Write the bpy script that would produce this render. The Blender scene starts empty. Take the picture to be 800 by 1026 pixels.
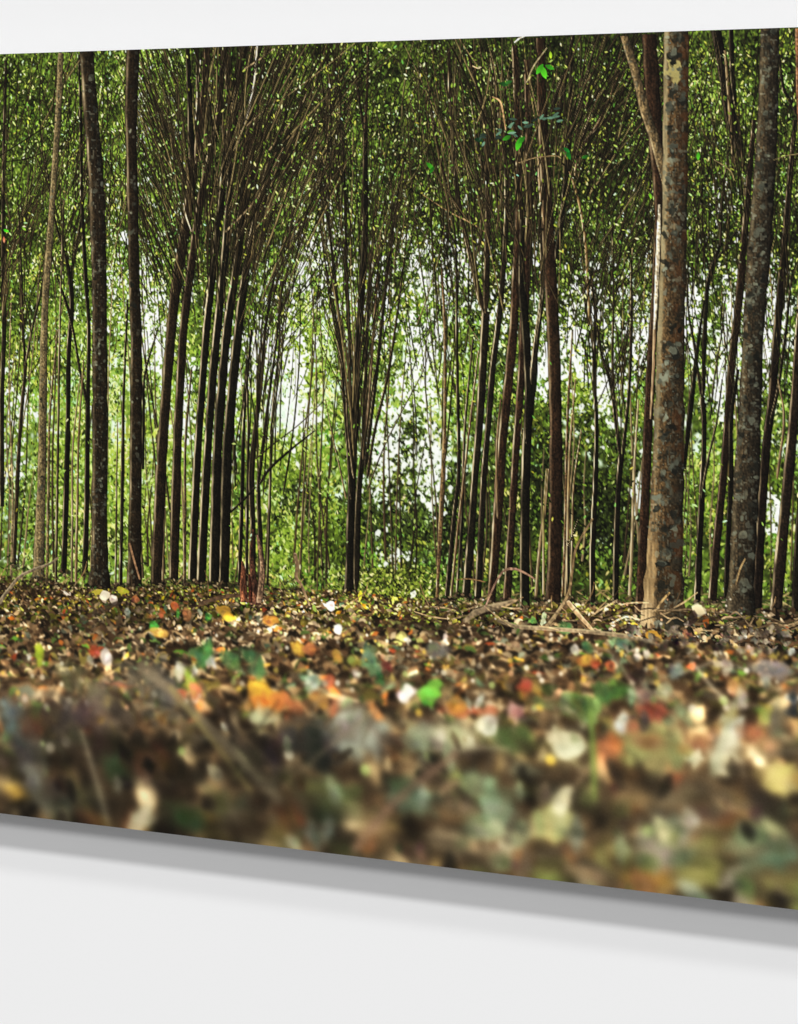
# A forest print on a rigid panel, hung a little off a white wall and lit from above.
# The printed picture is flat ink on a flat panel: it is painted here stroke by stroke with
# numpy into a fine grid of ink dots (mesh vertices on the panel's face, colour per vertex).
import bpy, math, random
import numpy as np

random.seed(11)
rng = np.random.default_rng(11)
R = math.radians

# ------------------------------------------------------------------ measures
F = 2400.0            # focal length in photo pixels (photo is 800 wide)
PH = 0.76             # panel height in metres
DPM = 1350.0          # ink dots per metre
PX0, PX1 = -150.0, 930.0     # panel's left and right edge, in photo pixels


def hgt(px): return 761.0 + 0.155 * px
def top(px): return 54.0 - 0.03375 * px


def plane_xy(px):
    Y = F * PH / hgt(px)
    return (px - 400.0) / F * Y, Y


_a, _b = plane_xy(0.0), plane_xy(800.0)
_l = math.hypot(_b[0] - _a[0], _b[1] - _a[1])
DU = ((_b[0] - _a[0]) / _l, (_b[1] - _a[1]) / _l)
YAW = math.atan2(-DU[1], DU[0])
DIST = -_a[0] * DU[1] + _a[1] * DU[0]


def upos(px):
    X, Y = plane_xy(px)
    return X * DU[0] + Y * DU[1]


U0, U1 = upos(PX0), upos(PX1)
W = int((U1 - U0) * DPM) + 1
H = int(PH * DPM) + 1
DX = (U1 - U0) / (W - 1)
DY = PH / (H - 1)


def cx(px): return (upos(px) - U0) / DX
def cxa(px): return (upos(np.asarray(px, float)) - U0) / DX
def cy(px, py): return (py - top(px)) / hgt(px) * (H - 1)


# photo x for every canvas column (inverse by table)
_t = np.linspace(PX0 - 5, PX1 + 5, 2000)
COLPX = np.interp(np.arange(W), cxa(_t), _t)

# ------------------------------------------------------------------ canvas
C = np.zeros((H, W, 3), np.float32)
ID = np.zeros((H, W), np.int32)
PARTS = {}            # id -> (name, label, parent id, kind)


def new_id(name, label=None, parent=None, kind=None):
    i = len(PARTS)
    PARTS[i] = (name, label, parent, kind)
    return i


ID_FOL = new_id('foliage', 'green leaves with white sky showing through', None, 'stuff')
ID_LIT = new_id('leaf_litter', 'fallen leaves, out of focus towards the bottom edge', None, 'stuff')


def up(grid, h=H, w=W):
    """smooth upsampling of a small random grid"""
    gh, gw = grid.shape
    y = np.linspace(0, gh - 1.001, h); x = np.linspace(0, gw - 1.001, w)
    yi = y.astype(int); xi = x.astype(int)
    fy = (y - yi); fx = (x - xi)
    fy = (fy * fy * (3 - 2 * fy))[:, None]; fx = (fx * fx * (3 - 2 * fx))[None, :]
    g = grid.astype(np.float32)
    a = g[yi][:, xi]; b = g[yi][:, xi + 1]; c = g[yi + 1][:, xi]; d = g[yi + 1][:, xi + 1]
    return ((a * (1 - fx) + b * fx) * (1 - fy) + (c * (1 - fx) + d * fx) * fy).astype(np.float32)


def noise(sx, sy):
    return up(rng.random((int(H / sy) + 3, int(W / sx) + 3)))


N2 = noise(1.6, 2.0)
N3 = noise(3, 3.5)
N6 = noise(6, 7)
N12 = noise(12, 13)
N30 = noise(30, 34)
NSTREAK = noise(2.2, 14)
NS2 = noise(1.5, 5)
N5 = noise(5, 5.5)
N8 = noise(8, 9)


def cmap(rows, xs, ys):
    """control grid in photo pixels -> field on the canvas"""
    g = np.array(rows, np.float32)
    xi = np.interp(COLPX, xs, np.arange(len(xs)))
    t, h = top(COLPX), hgt(COLPX)
    out = np.empty((H, W), np.float32)
    x0 = np.clip(xi.astype(int), 0, len(xs) - 2); fx = xi - x0
    for r in range(H):
        py = t + h * r / (H - 1)
        yi = np.interp(py, ys, np.arange(len(ys)))
        y0 = np.clip(yi.astype(int), 0, len(ys) - 2); fy = yi - y0
        out[r] = (g[y0, x0] * (1 - fx) + g[y0, x0 + 1] * fx) * (1 - fy) + (g[y0 + 1, x0] * (1 - fx) + g[y0 + 1, x0 + 1] * fx) * fy
    return out


XS = [0, 60, 115, 150, 200, 250, 290, 330, 380, 430, 480, 530, 590, 640, 700, 740, 790]
YS = [50, 120, 180, 240, 300, 360, 420, 480, 540, 590]
SKY = cmap([
    [.02, .03, .07, .12, .03, .02, .02, .03, .03, .02, .03, .02, .02, .03, .03, .04, .03],
    [.02, .03, .14, .22, .03, .02, .03, .04, .03, .05, .04, .02, .02, .03, .05, .05, .04],
    [.05, .05, .12, .18, .03, .02, .05, .12, .13, .08, .07, .02, .04, .07, .06, .06, .07],
    [.07, .09, .18, .26, .07, .05, .15, .24, .12, .24, .12, .06, .13, .12, .11, .10, .10],
    [.10, .12, .24, .34, .14, .16, .42, .30, .20, .40, .22, .20, .30, .26, .34, .50, .26],
    [.13, .18, .36, .48, .26, .42, .50, .26, .30, .50, .22, .24, .44, .34, .40, .42, .36],
    [.22, .22, .30, .36, .34, .52, .62, .24, .32, .50, .20, .20, .36, .28, .30, .30, .36],
    [.26, .18, .16, .18, .18, .18, .16, .16, .34, .46, .14, .10, .14, .18, .10, .12, .30],
    [.20, .12, .10, .12, .12, .06, .06, .10, .22, .22, .07, .05, .06, .05, .05, .05, .16],
    [.05, .04, .04, .04, .04, .02, .02, .04, .10, .05, .03, .02, .02, .02, .02, .02, .02]], XS, YS)
LUM = cmap([
    [.38, .40, .48, .48, .28, .24, .28, .34, .34, .26, .22, .18, .22, .26, .38, .34, .30],
    [.36, .38, .46, .46, .26, .24, .28, .34, .32, .26, .22, .16, .20, .26, .40, .32, .28],
    [.34, .38, .46, .46, .26, .26, .32, .34, .32, .28, .26, .18, .20, .26, .36, .30, .28],
    [.36, .42, .50, .48, .30, .30, .40, .44, .34, .36, .28, .22, .28, .28, .30, .28, .26],
    [.42, .48, .55, .52, .38, .36, .52, .56, .40, .44, .32, .28, .34, .30, .34, .34, .30],
    [.50, .56, .60, .58, .46, .46, .60, .62, .46, .54, .40, .34, .38, .38, .44, .42, .36],
    [.56, .64, .66, .66, .56, .52, .62, .58, .50, .58, .46, .38, .38, .42, .44, .42, .38],
    [.58, .66, .70, .70, .60, .56, .52, .48, .32, .40, .32, .26, .22, .28, .46, .40, .40],
    [.54, .62, .72, .66, .58, .54, .50, .46, .36, .36, .26, .24, .20, .24, .48, .40, .40],
    [.50, .56, .60, .56, .50, .46, .42, .42, .44, .40, .30, .30, .30, .30, .42, .40, .38]], XS, YS)

GREENS = np.array([[12, 14, 6], [33, 38, 18], [70, 83, 34], [118, 143, 54], [174, 196, 96], [218, 228, 166]], np.float32)


def green(t):
    t = np.clip(np.asarray(t, np.float32), 0, 1) * 4.999
    i = t.astype(int); f = (t - i)[..., None]
    return GREENS[i] * (1 - f) + GREENS[i + 1] * f


def sm(a):
    a = np.clip(a, 0, 1)
    return a * a * (3 - 2 * a)


def splat(x, y, L, w, ang, col, soft=1.0, disc=False, op=1.0, pid=None, grad=None, rag=0.0):
    """one leaf (pointed oval) or one blur disc, canvas units"""
    r = L * (1 + .35 * rag) + soft + 1
    c0, c1 = max(0, int(x - r)), min(W, int(x + r) + 2)
    r0, r1 = max(0, int(y - r)), min(H, int(y + r) + 2)
    if c0 >= c1 or r0 >= r1: return
    dx = np.arange(c0, c1, dtype=np.float32)[None, :] - x
    dy = np.arange(r0, r1, dtype=np.float32)[:, None] - y
    ca, sa = math.cos(ang), math.sin(ang)
    u = dx * ca + dy * sa; v = dy * ca - dx * sa
    if disc:
        d = (np.sqrt((u / L) ** 2 + (v / w) ** 2) - 1) * min(L, w)
    else:
        d = np.maximum(np.abs(v) - w * (1 - (u / L) ** 2), np.abs(u) - L)
    if rag:
        NA, NB = (N3, N5) if min(L, w) < 5 else (N8, N12)
        d = d + ((NA[r0:r1, c0:c1] - .5) * .9 + (NB[r0:r1, c0:c1] - .5) * 1.3) * rag * min(L, w)
    a = np.clip(0.5 - d / soft, 0, 1)
    if soft > 2: a = a * a * (3 - 2 * a)
    a = (a * op)[..., None]
    if grad is not None:
        cc = np.asarray(col, np.float32) * (1 + grad * np.clip(u / L, -1, 1))[..., None]
    else:
        cc = np.asarray(col, np.float32)
    S = C[r0:r1, c0:c1]
    S += (cc - S) * a
    if pid is not None:
        ID[r0:r1, c0:c1][a[..., 0] > 0.5] = pid


def curve(pts, n=None):
    p = np.array(pts, float)
    if len(p) < 3: 
        n = n or 12
        t = np.linspace(0, 1, n)[:, None]
        return p[0] * (1 - t) + p[-1] * t
    q = np.vstack([2 * p[0] - p[1], p, 2 * p[-1] - p[-2]])
    out = []
    for i in range(1, len(q) - 2):
        for t in np.linspace(0, 1, 9)[:-1]:
            a, b, c, d = q[i - 1], q[i], q[i + 1], q[i + 2]
            out.append(.5 * (2 * b + (c - a) * t + (2 * a - 5 * b + 4 * c - d) * t * t + (3 * b - a - 3 * c + d) * t ** 3))
    out.append(p[-1])
    return np.array(out)


def stem(pts, w, col, lit=(150, 130, 100), litk=.5, pid=None, mott=0.0, rough=.35, flare=0.0, op=1.0, photo=True, shade=.38, special=None, side=-1, soft=1.0, taper=0):
    """a mostly upright stem: one span of dots per row.  w = widths in photo px, one per point (or a pair)"""
    pts = np.array(pts, float)
    ww = np.interp(np.linspace(0, 1, len(pts)), np.linspace(0, 1, len(w)), w)
    cv = curve(np.column_stack([pts, ww]))
    if photo:
        px = cv[:, 0]; X = cxa(px); Y = (cv[:, 1] - top(px)) / hgt(px) * (H - 1)
        k = np.gradient(cxa(np.array([px.mean() - 1, px.mean(), px.mean() + 1])))[1]
    else:
        X, Y = cv[:, 0], cv[:, 1]; k = 1.0
    Wd = cv[:, 2] * k
    o = np.argsort(Y); X, Y, Wd = X[o], Y[o], Wd[o]
    r0, r1 = max(0, int(math.ceil(Y[0]))), min(H - 1, int(Y[-1]))
    if r1 <= r0: return
    rows = np.arange(r0, r1 + 1)
    xc = np.interp(rows, Y, X); hw = np.interp(rows, Y, Wd) / 2
    slope = np.abs(np.gradient(xc)) if len(rows) > 2 else np.zeros(len(rows))
    hw = hw * np.sqrt(1 + slope ** 2)
    if flare:
        q = np.clip((rows - (r1 - 60)) / 60, 0, 1); hw = hw * (1 + flare * q ** 3)
    if taper: hw = hw * np.clip((r1 - rows + 1.5) / (taper * 1.3), 0, 1) ** .6
    hw = hw + (noise1(rows, 17.0, xc[0]) - .5) * hw * .14
    K = int(hw.max() + soft + slope.max() + 2)
    off = np.arange(-K, K + 1)
    cols = np.floor(xc).astype(int)[:, None] + off[None, :]
    ok = (cols >= 0) & (cols < W)
    cc = np.clip(cols, 0, W - 1); rr = np.broadcast_to(rows[:, None], cc.shape)
    d = np.abs(cols - xc[:, None]) - hw[:, None]
    ed = soft * np.sqrt(1 + slope ** 2)[:, None]
    a = np.clip(.5 - d / ed, 0, 1) * np.minimum(1, 2 * hw[:, None] / .9) * op * ok
    t = np.clip((cols - xc[:, None]) / np.maximum(hw[:, None], .5), -1, 1)
    col = np.asarray(col, np.float32)
    big = hw.max() > 2.2
    n = NSTREAK[rr, cc] * .5 + NS2[rr, cc] * .5
    base = col * (1 + rough * (n[..., None] - .5) * 2) * (1 - side * -1 * shade * -t[..., None] * -1 if False else 1 - shade * t[..., None])
    if big:
        base = base * (.72 + .56 * N2[rr, cc])[..., None] * (.85 + .3 * N8[rr, cc])[..., None]
        base *= (1 - .35 * np.clip(np.abs(t) - .75, 0, 1) * 4)[..., None]
    lk = litk * np.exp(-((t + .82) / (.22 if big else .6)) ** 2) * (0.25 + 1.2 * N30[rr, cc]) * (.5 + NSTREAK[rr, cc])
    base = base + (np.asarray(lit, np.float32) - base) * np.clip(lk, 0, 1)[..., None]
    if mott > 0:
        m = .6 * sm((N3[rr, cc] * .45 + N5[rr, cc] * .55 - (.70 - .10 * mott)) * 7)
        g = sm((N12[rr, cc] - .5) * 4)[..., None]
        lich = (np.array([104, 108, 96], np.float32) * g + np.array([48, 52, 46], np.float32) * (1 - g)) * (1 - .3 * t[..., None])
        base = base + (lich - base) * (m * min(1, mott))[..., None]
        m2 = sm((N3[rr, cc] - .78) * 8)[..., None] * min(1, mott)
        base = base + (np.array([120, 118, 102], np.float32) * (1 - .3 * t[..., None]) - base) * m2 * .7
    if special is not None:
        base = special(base, rr, cc, t, rows)
    S = C[rr, cc]
    C[rr, cc] = S + (base - S) * a[..., None]
    if pid is not None:
        m = a > .5
        ID[rr[m], cc[m]] = pid


_N1 = np.random.default_rng(5).random(4096)


def noise1(r, s, seed):
    x = np.asarray(r, float) / s + (float(seed) * 13.7) % 997
    i = np.floor(x).astype(int) % 4095; f = x - np.floor(x); f = f * f * (3 - 2 * f)
    return _N1[i] * (1 - f) + _N1[i + 1] * f


def stroke(pts, w, col, soft=1.2, op=1.0, pid=None, lit=None):
    """any direction, photo px; capsule by capsule"""
    cv = curve(pts, 14)
    X = cxa(cv[:, 0]); Y = (cv[:, 1] - top(cv[:, 0])) / hgt(cv[:, 0]) * (H - 1)
    Wd = np.interp(np.linspace(0, 1, len(X)), np.linspace(0, 1, len(w)), w) * 1.28 / 2
    r = Wd.max() + soft + 2
    c0, c1 = max(0, int(X.min() - r)), min(W, int(X.max() + r) + 2)
    r0, r1 = max(0, int(Y.min() - r)), min(H, int(Y.max() + r) + 2)
    if c0 >= c1 or r0 >= r1: return
    gx = np.arange(c0, c1, dtype=np.float32)[None, :]; gy = np.arange(r0, r1, dtype=np.float32)[:, None]
    D = np.full((r1 - r0, c1 - c0), 1e9, np.float32); Sg = np.zeros_like(D)
    for i in range(len(X) - 1):
        ax, ay, bx, by = X[i], Y[i], X[i + 1], Y[i + 1]
        l2 = (bx - ax) ** 2 + (by - ay) ** 2 + 1e-6
        t = np.clip(((gx - ax) * (bx - ax) + (gy - ay) * (by - ay)) / l2, 0, 1)
        d = np.hypot(gx - ax - t * (bx - ax), gy - ay - t * (by - ay)) - (Wd[i] * (1 - t) + Wd[i + 1] * t)
        s = (gy - (ay + t * (by - ay)))
        m = d < D
        D[m] = d[m]; Sg[m] = np.broadcast_to(s, d.shape)[m]
    a = sm(.5 - D / soft) * op
    n = N3[r0:r1, c0:c1]
    base = np.asarray(col, np.float32) * ((.75 + .5 * n) if soft < 3 else (.85 + .3 * N30[r0:r1, c0:c1]))[..., None]
    if lit is not None:
        base = base + (np.asarray(lit, np.float32) - base) * np.clip(-Sg / Wd.max() * .9, 0, 1)[..., None]
    S = C[r0:r1, c0:c1]
    S += (base - S) * a[..., None]
    if pid is not None: ID[r0:r1, c0:c1][a > .5] = pid


# ------------------------------------------------------------------ 1  sky and far foliage
sky = np.array([240, 248, 234], np.float32)
C[:] = sky - (N30[..., None] * np.array([34, 16, 30], np.float32))
SKY2 = np.clip(SKY ** 1.35 * 1.2 - .01 + (N30 - .5) * .34 * np.clip(SKY * 3, 0, 1), 0, 1)
yyf = top(COLPX)[None, :] + hgt(COLPX)[None, :] * np.arange(H)[:, None] / (H - 1)
lowk = np.clip((yyf - 330) / 120, 0, 1).astype(np.float32)
n = (N2 * .14 + N3 * .30 + N6 * .40 + N12 * .36) * (1 - lowk) + (N3 * .18 + N6 * .42 + N12 * .50) * lowk
n = (n - n.mean()) / n.std()
# threshold so that the covered share is 1 - sky
thr = np.interp(SKY2, [0, .05, .1, .2, .3, .4, .5, .6, .7, .8, 1], [-3, -1.65, -1.28, -.84, -.52, -.25, 0, .25, .52, .84, 3])
cov = sm((n - thr) * 1.6 + .5)
LUM = LUM * .95 + .06 + .085 * np.clip((300 - yyf) / 120, 0, 1) + .07 * np.clip((yyf - 160) / 140, 0, 1)
lumf = LUM * .80 + (N12 - .5) * .22 + (N3 - .5) * .34 + (N2 - .5) * .3 + (N30 - .5) * .16
C += (green(lumf) - C) * cov[..., None]


def gauss(A, s):
    r = int(s * 2.6 + 1); k = np.exp(-.5 * (np.arange(-r, r + 1) / s) ** 2); k /= k.sum()
    P = np.pad(A, ((r, r), (0, 0), (0, 0)), 'edge'); o = np.zeros_like(A)
    for i, q in enumerate(k): o += np.float32(q) * P[i:i + A.shape[0]]
    P = np.pad(o, ((0, 0), (r, r), (0, 0)), 'edge'); o = np.zeros_like(A)
    for i, q in enumerate(k): o += np.float32(q) * P[:, i:i + A.shape[1]]
    return o


C += (gauss(C, 1.5) - C) * (.35 + .65 * lowk)[..., None]
# hazy blue-green distance at the far left
hz = np.clip(1 - np.abs(COLPX - 8) / 45, 0, 1)[None, :] * np.exp(-((np.arange(H)[:, None] - cy(10, 475)) / 80.0) ** 2)
C += (np.array([130, 158, 142], np.float32) - C) * (hz * .5)[..., None]


def leaves(n, ymin, ymax, size, dl=0.0, spread=.26, keep_sky=True, xr=(PX0, PX1), op=.95, clear=False):
    k = 0
    xs = rng.uniform(xr[0], xr[1], n); ys = rng.uniform(ymin, ymax, n)
    X = cxa(xs); Y = (ys - top(xs)) / hgt(xs) * (H - 1)
    tt = rng.normal(0, spread, n); an = rng.normal(math.pi / 2, .75, n); rs = rng.random(n)
    L = rng.uniform(size * .6, size * 1.5, n); hue = rng.normal(0, 1, n)
    for i in range(n):
        xi, yi = int(X[i]), int(Y[i])
        if not (0 <= xi < W and 0 <= yi < H): continue
        if clear and ID[yi, xi] > 1 and rng.random() < (.6 if ys[i] < 200 else .93): continue
        if keep_sky:
            s = SKY2[yi, xi]
            if rs[i] < s * 1.25: continue
            if n_field[yi, xi] < thr[yi, xi] - .25 and rs[i] < .8: continue
        t = LUM[yi, xi] + dl + tt[i] + (N12[yi, xi] - .5) * .5
        c = green(t) * (1 + hue[i] * np.array([.10, .0, -.04], np.float32))
        splat(X[i], Y[i], L[i], L[i] * rng.uniform(.26, .42), an[i], c, 1.0, op=op)


n_field = n


def clumps(n, ymin, ymax, k, size, sx, sy, dl=0.0, spread=.2, ct=.13, angle=math.pi / 2):
    """sprays of leaves that share a tone, so the wood has masses and gaps"""
    for c in range(n):
        px, py = rng.uniform(PX0, PX1), rng.uniform(ymin, ymax)
        X0, Y0 = cx(px), cy(px, py); xi, yi = int(X0), int(Y0)
        if not (0 <= xi < W and 0 <= yi < H): continue
        if rng.random() < SKY2[yi, xi] * .8: continue
        tone = LUM[yi, xi] + dl + rng.normal(0, ct)
        hue = rng.normal(0, 1, 3) * [.07, .02, .09]
        aa = angle + rng.normal(0, .4)
        kk = int(k * rng.uniform(.5, 1.4))
        dx = rng.normal(0, sx, kk); dy = rng.normal(0, sy, kk)
        for q in range(kk):
            x, y = X0 + dx[q], Y0 + dy[q]; xj, yj = int(x), int(y)
            if not (0 <= xj < W and 0 <= yj < H): continue
            if rng.random() < SKY2[yj, xj] * 1.1 - .05: continue
            L = size * rng.uniform(.6, 1.5)
            splat(x, y, L, L * rng.uniform(.26, .46), aa + rng.normal(0, .6), green(tone + rng.normal(0, spread)) * (1 + hue), 1.1, op=.92)


clumps(420, 330, 600, 46, 3.9, 12, 14, -.04)
clumps(1300, 45, 420, 26, 2.4, 9, 13, 0, .26)
clumps(430, 380, 600, 40, 3.2, 10, 12, .06)
# bushes and far crowns that stand as masses of their own
for bx_, by_, rx_, ry_, tn, kk in [(410, 440, 26, 34, .30, 520), (395, 520, 32, 40, .30, 700), (450, 505, 24, 46, .26, 650), (600, 510, 48, 46, .20, 1500), (560, 480, 22, 42, .18, 500), (640, 540, 26, 36, .22, 500), (300, 500, 22, 30, .34, 450),
                                   (285, 545, 30, 26, .64, 620), (305, 465, 20, 20, .62, 300), (330, 540, 24, 24, .46, 500), (300, 340, 16, 40, .62, 420), (270, 470, 24, 22, .62, 300), (430, 385, 22, 18, .64, 300), (110, 500, 40, 46, .60, 800), (150, 540, 30, 30, .62, 450), (45, 520, 34, 40, .48, 500), (90, 540, 60, 20, .42, 260), (70, 440, 60, 40, .66, 260),
                                   (25, 470, 26, 34, .50, 300), (720, 500, 30, 40, .56, 600), (770, 480, 26, 40, .44, 400), (575, 400, 20, 22, .56, 250), (395, 582, 36, 10, .50, 380), (545, 560, 26, 20, .40, 240), (460, 400, 16, 30, .56, 220), (170, 460, 24, 40, .66, 400), (620, 420, 22, 24, .46, 260)]:
    for q in range(kk):
        px, py = rng.normal(bx_, rx_ * .6), rng.normal(by_, ry_ * .6)
        L = rng.uniform(2.2, 4.6)
        t = tn + rng.normal(0, .17) + .10 * (by_ - py) / ry_
        splat(cx(px), cy(px, py), L, L * rng.uniform(.28, .5), rng.normal(1.57, .8), green(t) * [1.0, 1.0, 1.05 if tn < .4 else .9], 1.2, op=.9)
leaves(9000, 40, 610, 2.1, .04, spread=.32)
for i in range(5000):
    px, py = rng.uniform(PX0, PX1), rng.uniform(45, 600); X, Y = cx(px), cy(px, py)
    splat(X, Y, rng.uniform(1, 2.6), rng.uniform(.5, 1.2), rng.uniform(0, 3.1), (18, 20, 11), 1.0, op=.8)

# the openings where the white sky shows as knots of small holes
for bx_, by_, rx_, ry_, kk in [(384, 455, 14, 40, 110), (330, 235, 26, 26, 90), (415, 390, 30, 26, 90), (432, 468, 15, 34, 210), (427, 360, 14, 30, 130), (398, 440, 20, 30, 90), (294, 385, 12, 44, 240), (262, 355, 22, 30, 170), (306, 418, 12, 12, 90), (318, 255, 22, 36, 130), (326, 190, 12, 14, 40), (300, 300, 30, 40, 110),
                               (140, 110, 8, 50, 90), (146, 300, 12, 40, 170), (160, 345, 12, 26, 90), (185, 400, 8, 40, 70), (115, 290, 10, 40, 60), (575, 345, 14, 40, 120), (606, 390, 14, 30, 110), (640, 330, 14, 34, 100), (736, 312, 9, 24, 170), (725, 385, 12, 34, 110), (694, 310, 9, 34, 110), (722, 205, 18, 40, 60),
                               (775, 300, 16, 50, 170), (778, 515, 8, 16, 90), (768, 340, 6, 34, 90), (642, 500, 6, 26, 50), (455, 270, 22, 34, 170), (430, 300, 20, 30, 100), (410, 255, 14, 30, 50), (540, 245, 8, 26, 60), (505, 300, 14, 30, 70), (20, 410, 16, 40, 60), (12, 470, 12, 20, 40), (545, 360, 10, 30, 60),
                               (232, 400, 6, 60, 60), (590, 300, 24, 30, 110), (668, 300, 30, 40, 60), (382, 300, 20, 44, 120), (346, 300, 14, 40, 60), (396, 560, 16, 10, 30)]:
    for q in range(int(kk * 1.45)):
        px, py = rng.normal(bx_, rx_ * .62), rng.normal(by_, ry_ * .62)
        r = rng.uniform(.8, 2.5) * (1.25 if py > 330 else .85 if py > 240 else .6)
        splat(cx(px), cy(px, py), r * rng.uniform(.8, 1.8), r * rng.uniform(.5, 1), rng.normal(1.57, .7), np.array([250, 255, 246]) * rng.uniform(.88, 1.0), 1.2, disc=True, op=.92, rag=1.2)
clumps(260, 60, 560, 14, 2.2, 9, 12, -.02, .26)

# pale sky glints between high leaves
for i in range(3400):
    px, py = rng.uniform(PX0, PX1), rng.uniform(45, 470)
    X, Y = cx(px), cy(px, py); xi, yi = int(X), int(Y)
    if not (0 <= xi < W and 0 <= yi < H): continue
    if rng.random() < .12 + SKY2[yi, xi] * 2.2:
        b = rng.uniform(.55, 1.0)
        splat(X, Y, rng.uniform(.7, 1.6), rng.uniform(.5, 1.1), rng.uniform(0, 3.1), np.array([212, 228, 214]) * b, 1.0, disc=True, op=.85)


# lean of twigs by photo x (degrees right of upright), at the top of the picture
LX = [-150, -60, 0, 40, 90, 130, 165, 195, 215, 240, 270, 310, 340, 356, 375, 410, 440, 470, 500, 530, 560, 590, 630, 680, 720, 770, 800, 870, 930]
LA = [-15, 10, 14, 18, 12, -4, -24, -14, 6, 14, 26, 32, -6, 0, 12, 20, -6, -14, -12, -4, 14, 26, 30, 4, -4, 8, 14, 20, 0]


def twig(px, py, ang, L, w, col, lit, litk, bend=0.0, op=.95):
    pts = []
    for k in range(5):
        t = k / 4
        a = R(ang + bend * (t - .5))
        pts.append((px, py))
        px += math.sin(a) * L / 4; py -= math.cos(a) * L / 4
    stem(pts, [w, w * .45], col, (148, 136, 102), litk * .6, op=op, rough=.25, taper=10)


BR = [(24, 20, 12), (30, 25, 15), (38, 31, 19), (50, 42, 27), (74, 63, 42), (108, 96, 66)]


def twigs(n, ymin, ymax, spread, lmin, lmax, wmin, wmax, weights, xr=(PX0, PX1), base=None):
    for i in range(n):
        px = rng.uniform(*xr); py = rng.uniform(ymin, ymax)
        f = np.interp(py, [50, 250, 420, 600], [1, .85, .55, .25])
        a = (np.interp(px, LX, LA) if base is None else base) * f + rng.normal(0, spread)
        if abs(a) > 55: continue
        c = np.array(BR[rng.choice(6, p=weights)], float) * rng.uniform(.85, 1.15)
        twig(px, py, a, rng.uniform(lmin, lmax), rng.uniform(wmin, wmax), c, (166, 152, 116), rng.uniform(0, .75), rng.normal(0, 14))


WD = [.28, .27, .2, .13, .08, .04]
twigs(520, 120, 420, 13, 40, 120, .6, 1.2, WD)
clumps(420, 45, 420, 18, 2.2, 8, 12, .06, .24)
twigs(420, 110, 330, 9, 50, 140, .7, 1.5, [.2, .22, .22, .18, .12, .06])

# thin far stems standing in the lower half
for i in range(120):
    px = rng.uniform(PX0, PX1); py = rng.uniform(560, 597)
    dk = rng.random()
    c = np.array([48, 38, 26]) * rng.uniform(.6, 1.6) if dk < .75 else np.array([128, 112, 84]) * rng.uniform(.8, 1.1)
    ln = rng.normal(0, 3) + np.interp(px, LX, LA) * .12
    h = rng.uniform(90, 330)
    p = [(px + math.tan(R(ln)) * h * t + rng.normal(0, 2.0), py - h * t) for t in (0, .33, .66, 1)]
    stem(p, [rng.uniform(1.2, 2.8), .8], c, (168, 150, 112), rng.uniform(0, .7), rough=.3)
clumps(110, 430, 600, 16, 2.8, 8, 8, .10)

# ------------------------------------------------------------------ 3  the ground
GX = [-150, 0, 60, 150, 250, 330, 400, 450, 540, 620, 700, 760, 930]
GY = [578, 577, 584, 588, 590, 592, 600, 604, 606, 606, 612, 612, 610]


def groundline(px): return np.interp(px, GX, GY)


# low bushes and grass in front of the far stems
for i in range(2600):
    px = rng.uniform(PX0, PX1); g = groundline(px)
    py = g - abs(rng.normal(0, 13)) + 3
    b = np.interp(px, [0, 120, 250, 330, 420, 480, 600, 700, 800], [.45, .5, .42, .42, .52, .4, .3, .42, .42])
    if 330 < px < 450 or rng.random() < .35:
        splat(cx(px), cy(px, py), rng.uniform(2.5, 6), rng.uniform(.7, 1.6), rng.uniform(0, 3.1), green(b + rng.normal(0, .2)), 1.0)
for i in range(900):     # straw and thin sticks at the feet of the trees
    px = rng.uniform(PX0, PX1); g = groundline(px)
    py = g + rng.normal(2, 9); a = rng.normal(0, .8); L = rng.uniform(5, 22)
    c = np.array([150, 128, 92]) * rng.uniform(.35, 1.25)
    x, y = cx(px), cy(px, py)
    splat(x, y, L * .6, rng.uniform(.5, 1.0), a, c, 1.0, op=.85)
for i in range(1000):
    px = rng.normal(392, 30); py = rng.uniform(570, 606) - abs(px - 400) * .05
    splat(cx(px), cy(px, py), rng.uniform(1.6, 4), rng.uniform(.8, 1.6), rng.uniform(0, 3.1), green(rng.normal(.44, .27)) * [1.08, 1, 1.0], 1.0)
# the soil band under the litter
pxg = COLPX[None, :]
yy = top(COLPX)[None, :] + hgt(COLPX)[None, :] * np.arange(H)[:, None] / (H - 1)
gl = groundline(COLPX)[None, :] + (N6 - .5) * 12 + (N3 - .5) * 6
m = sm((yy - gl) / 5)
soil = np.array([64, 50, 34], np.float32) * (.5 + .9 * N3)[..., None]
C += (soil - C) * m[..., None]
ID[(m > .5)] = ID_LIT

PAL = [(24, 20, 15), (44, 34, 24), (74, 58, 42), (98, 82, 62), (116, 106, 88), (150, 132, 102), (210, 196, 166), (100, 108, 96), (62, 84, 42), (84, 132, 48), (168, 138, 56), (178, 106, 50), (142, 66, 40), (92, 86, 46), (70, 92, 76)]
PW = np.array([.19, .22, .19, .13, .07, .06, .022, .02, .05, .006, .014, .016, .010, .075, .014]); PW /= PW.sum()


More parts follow.
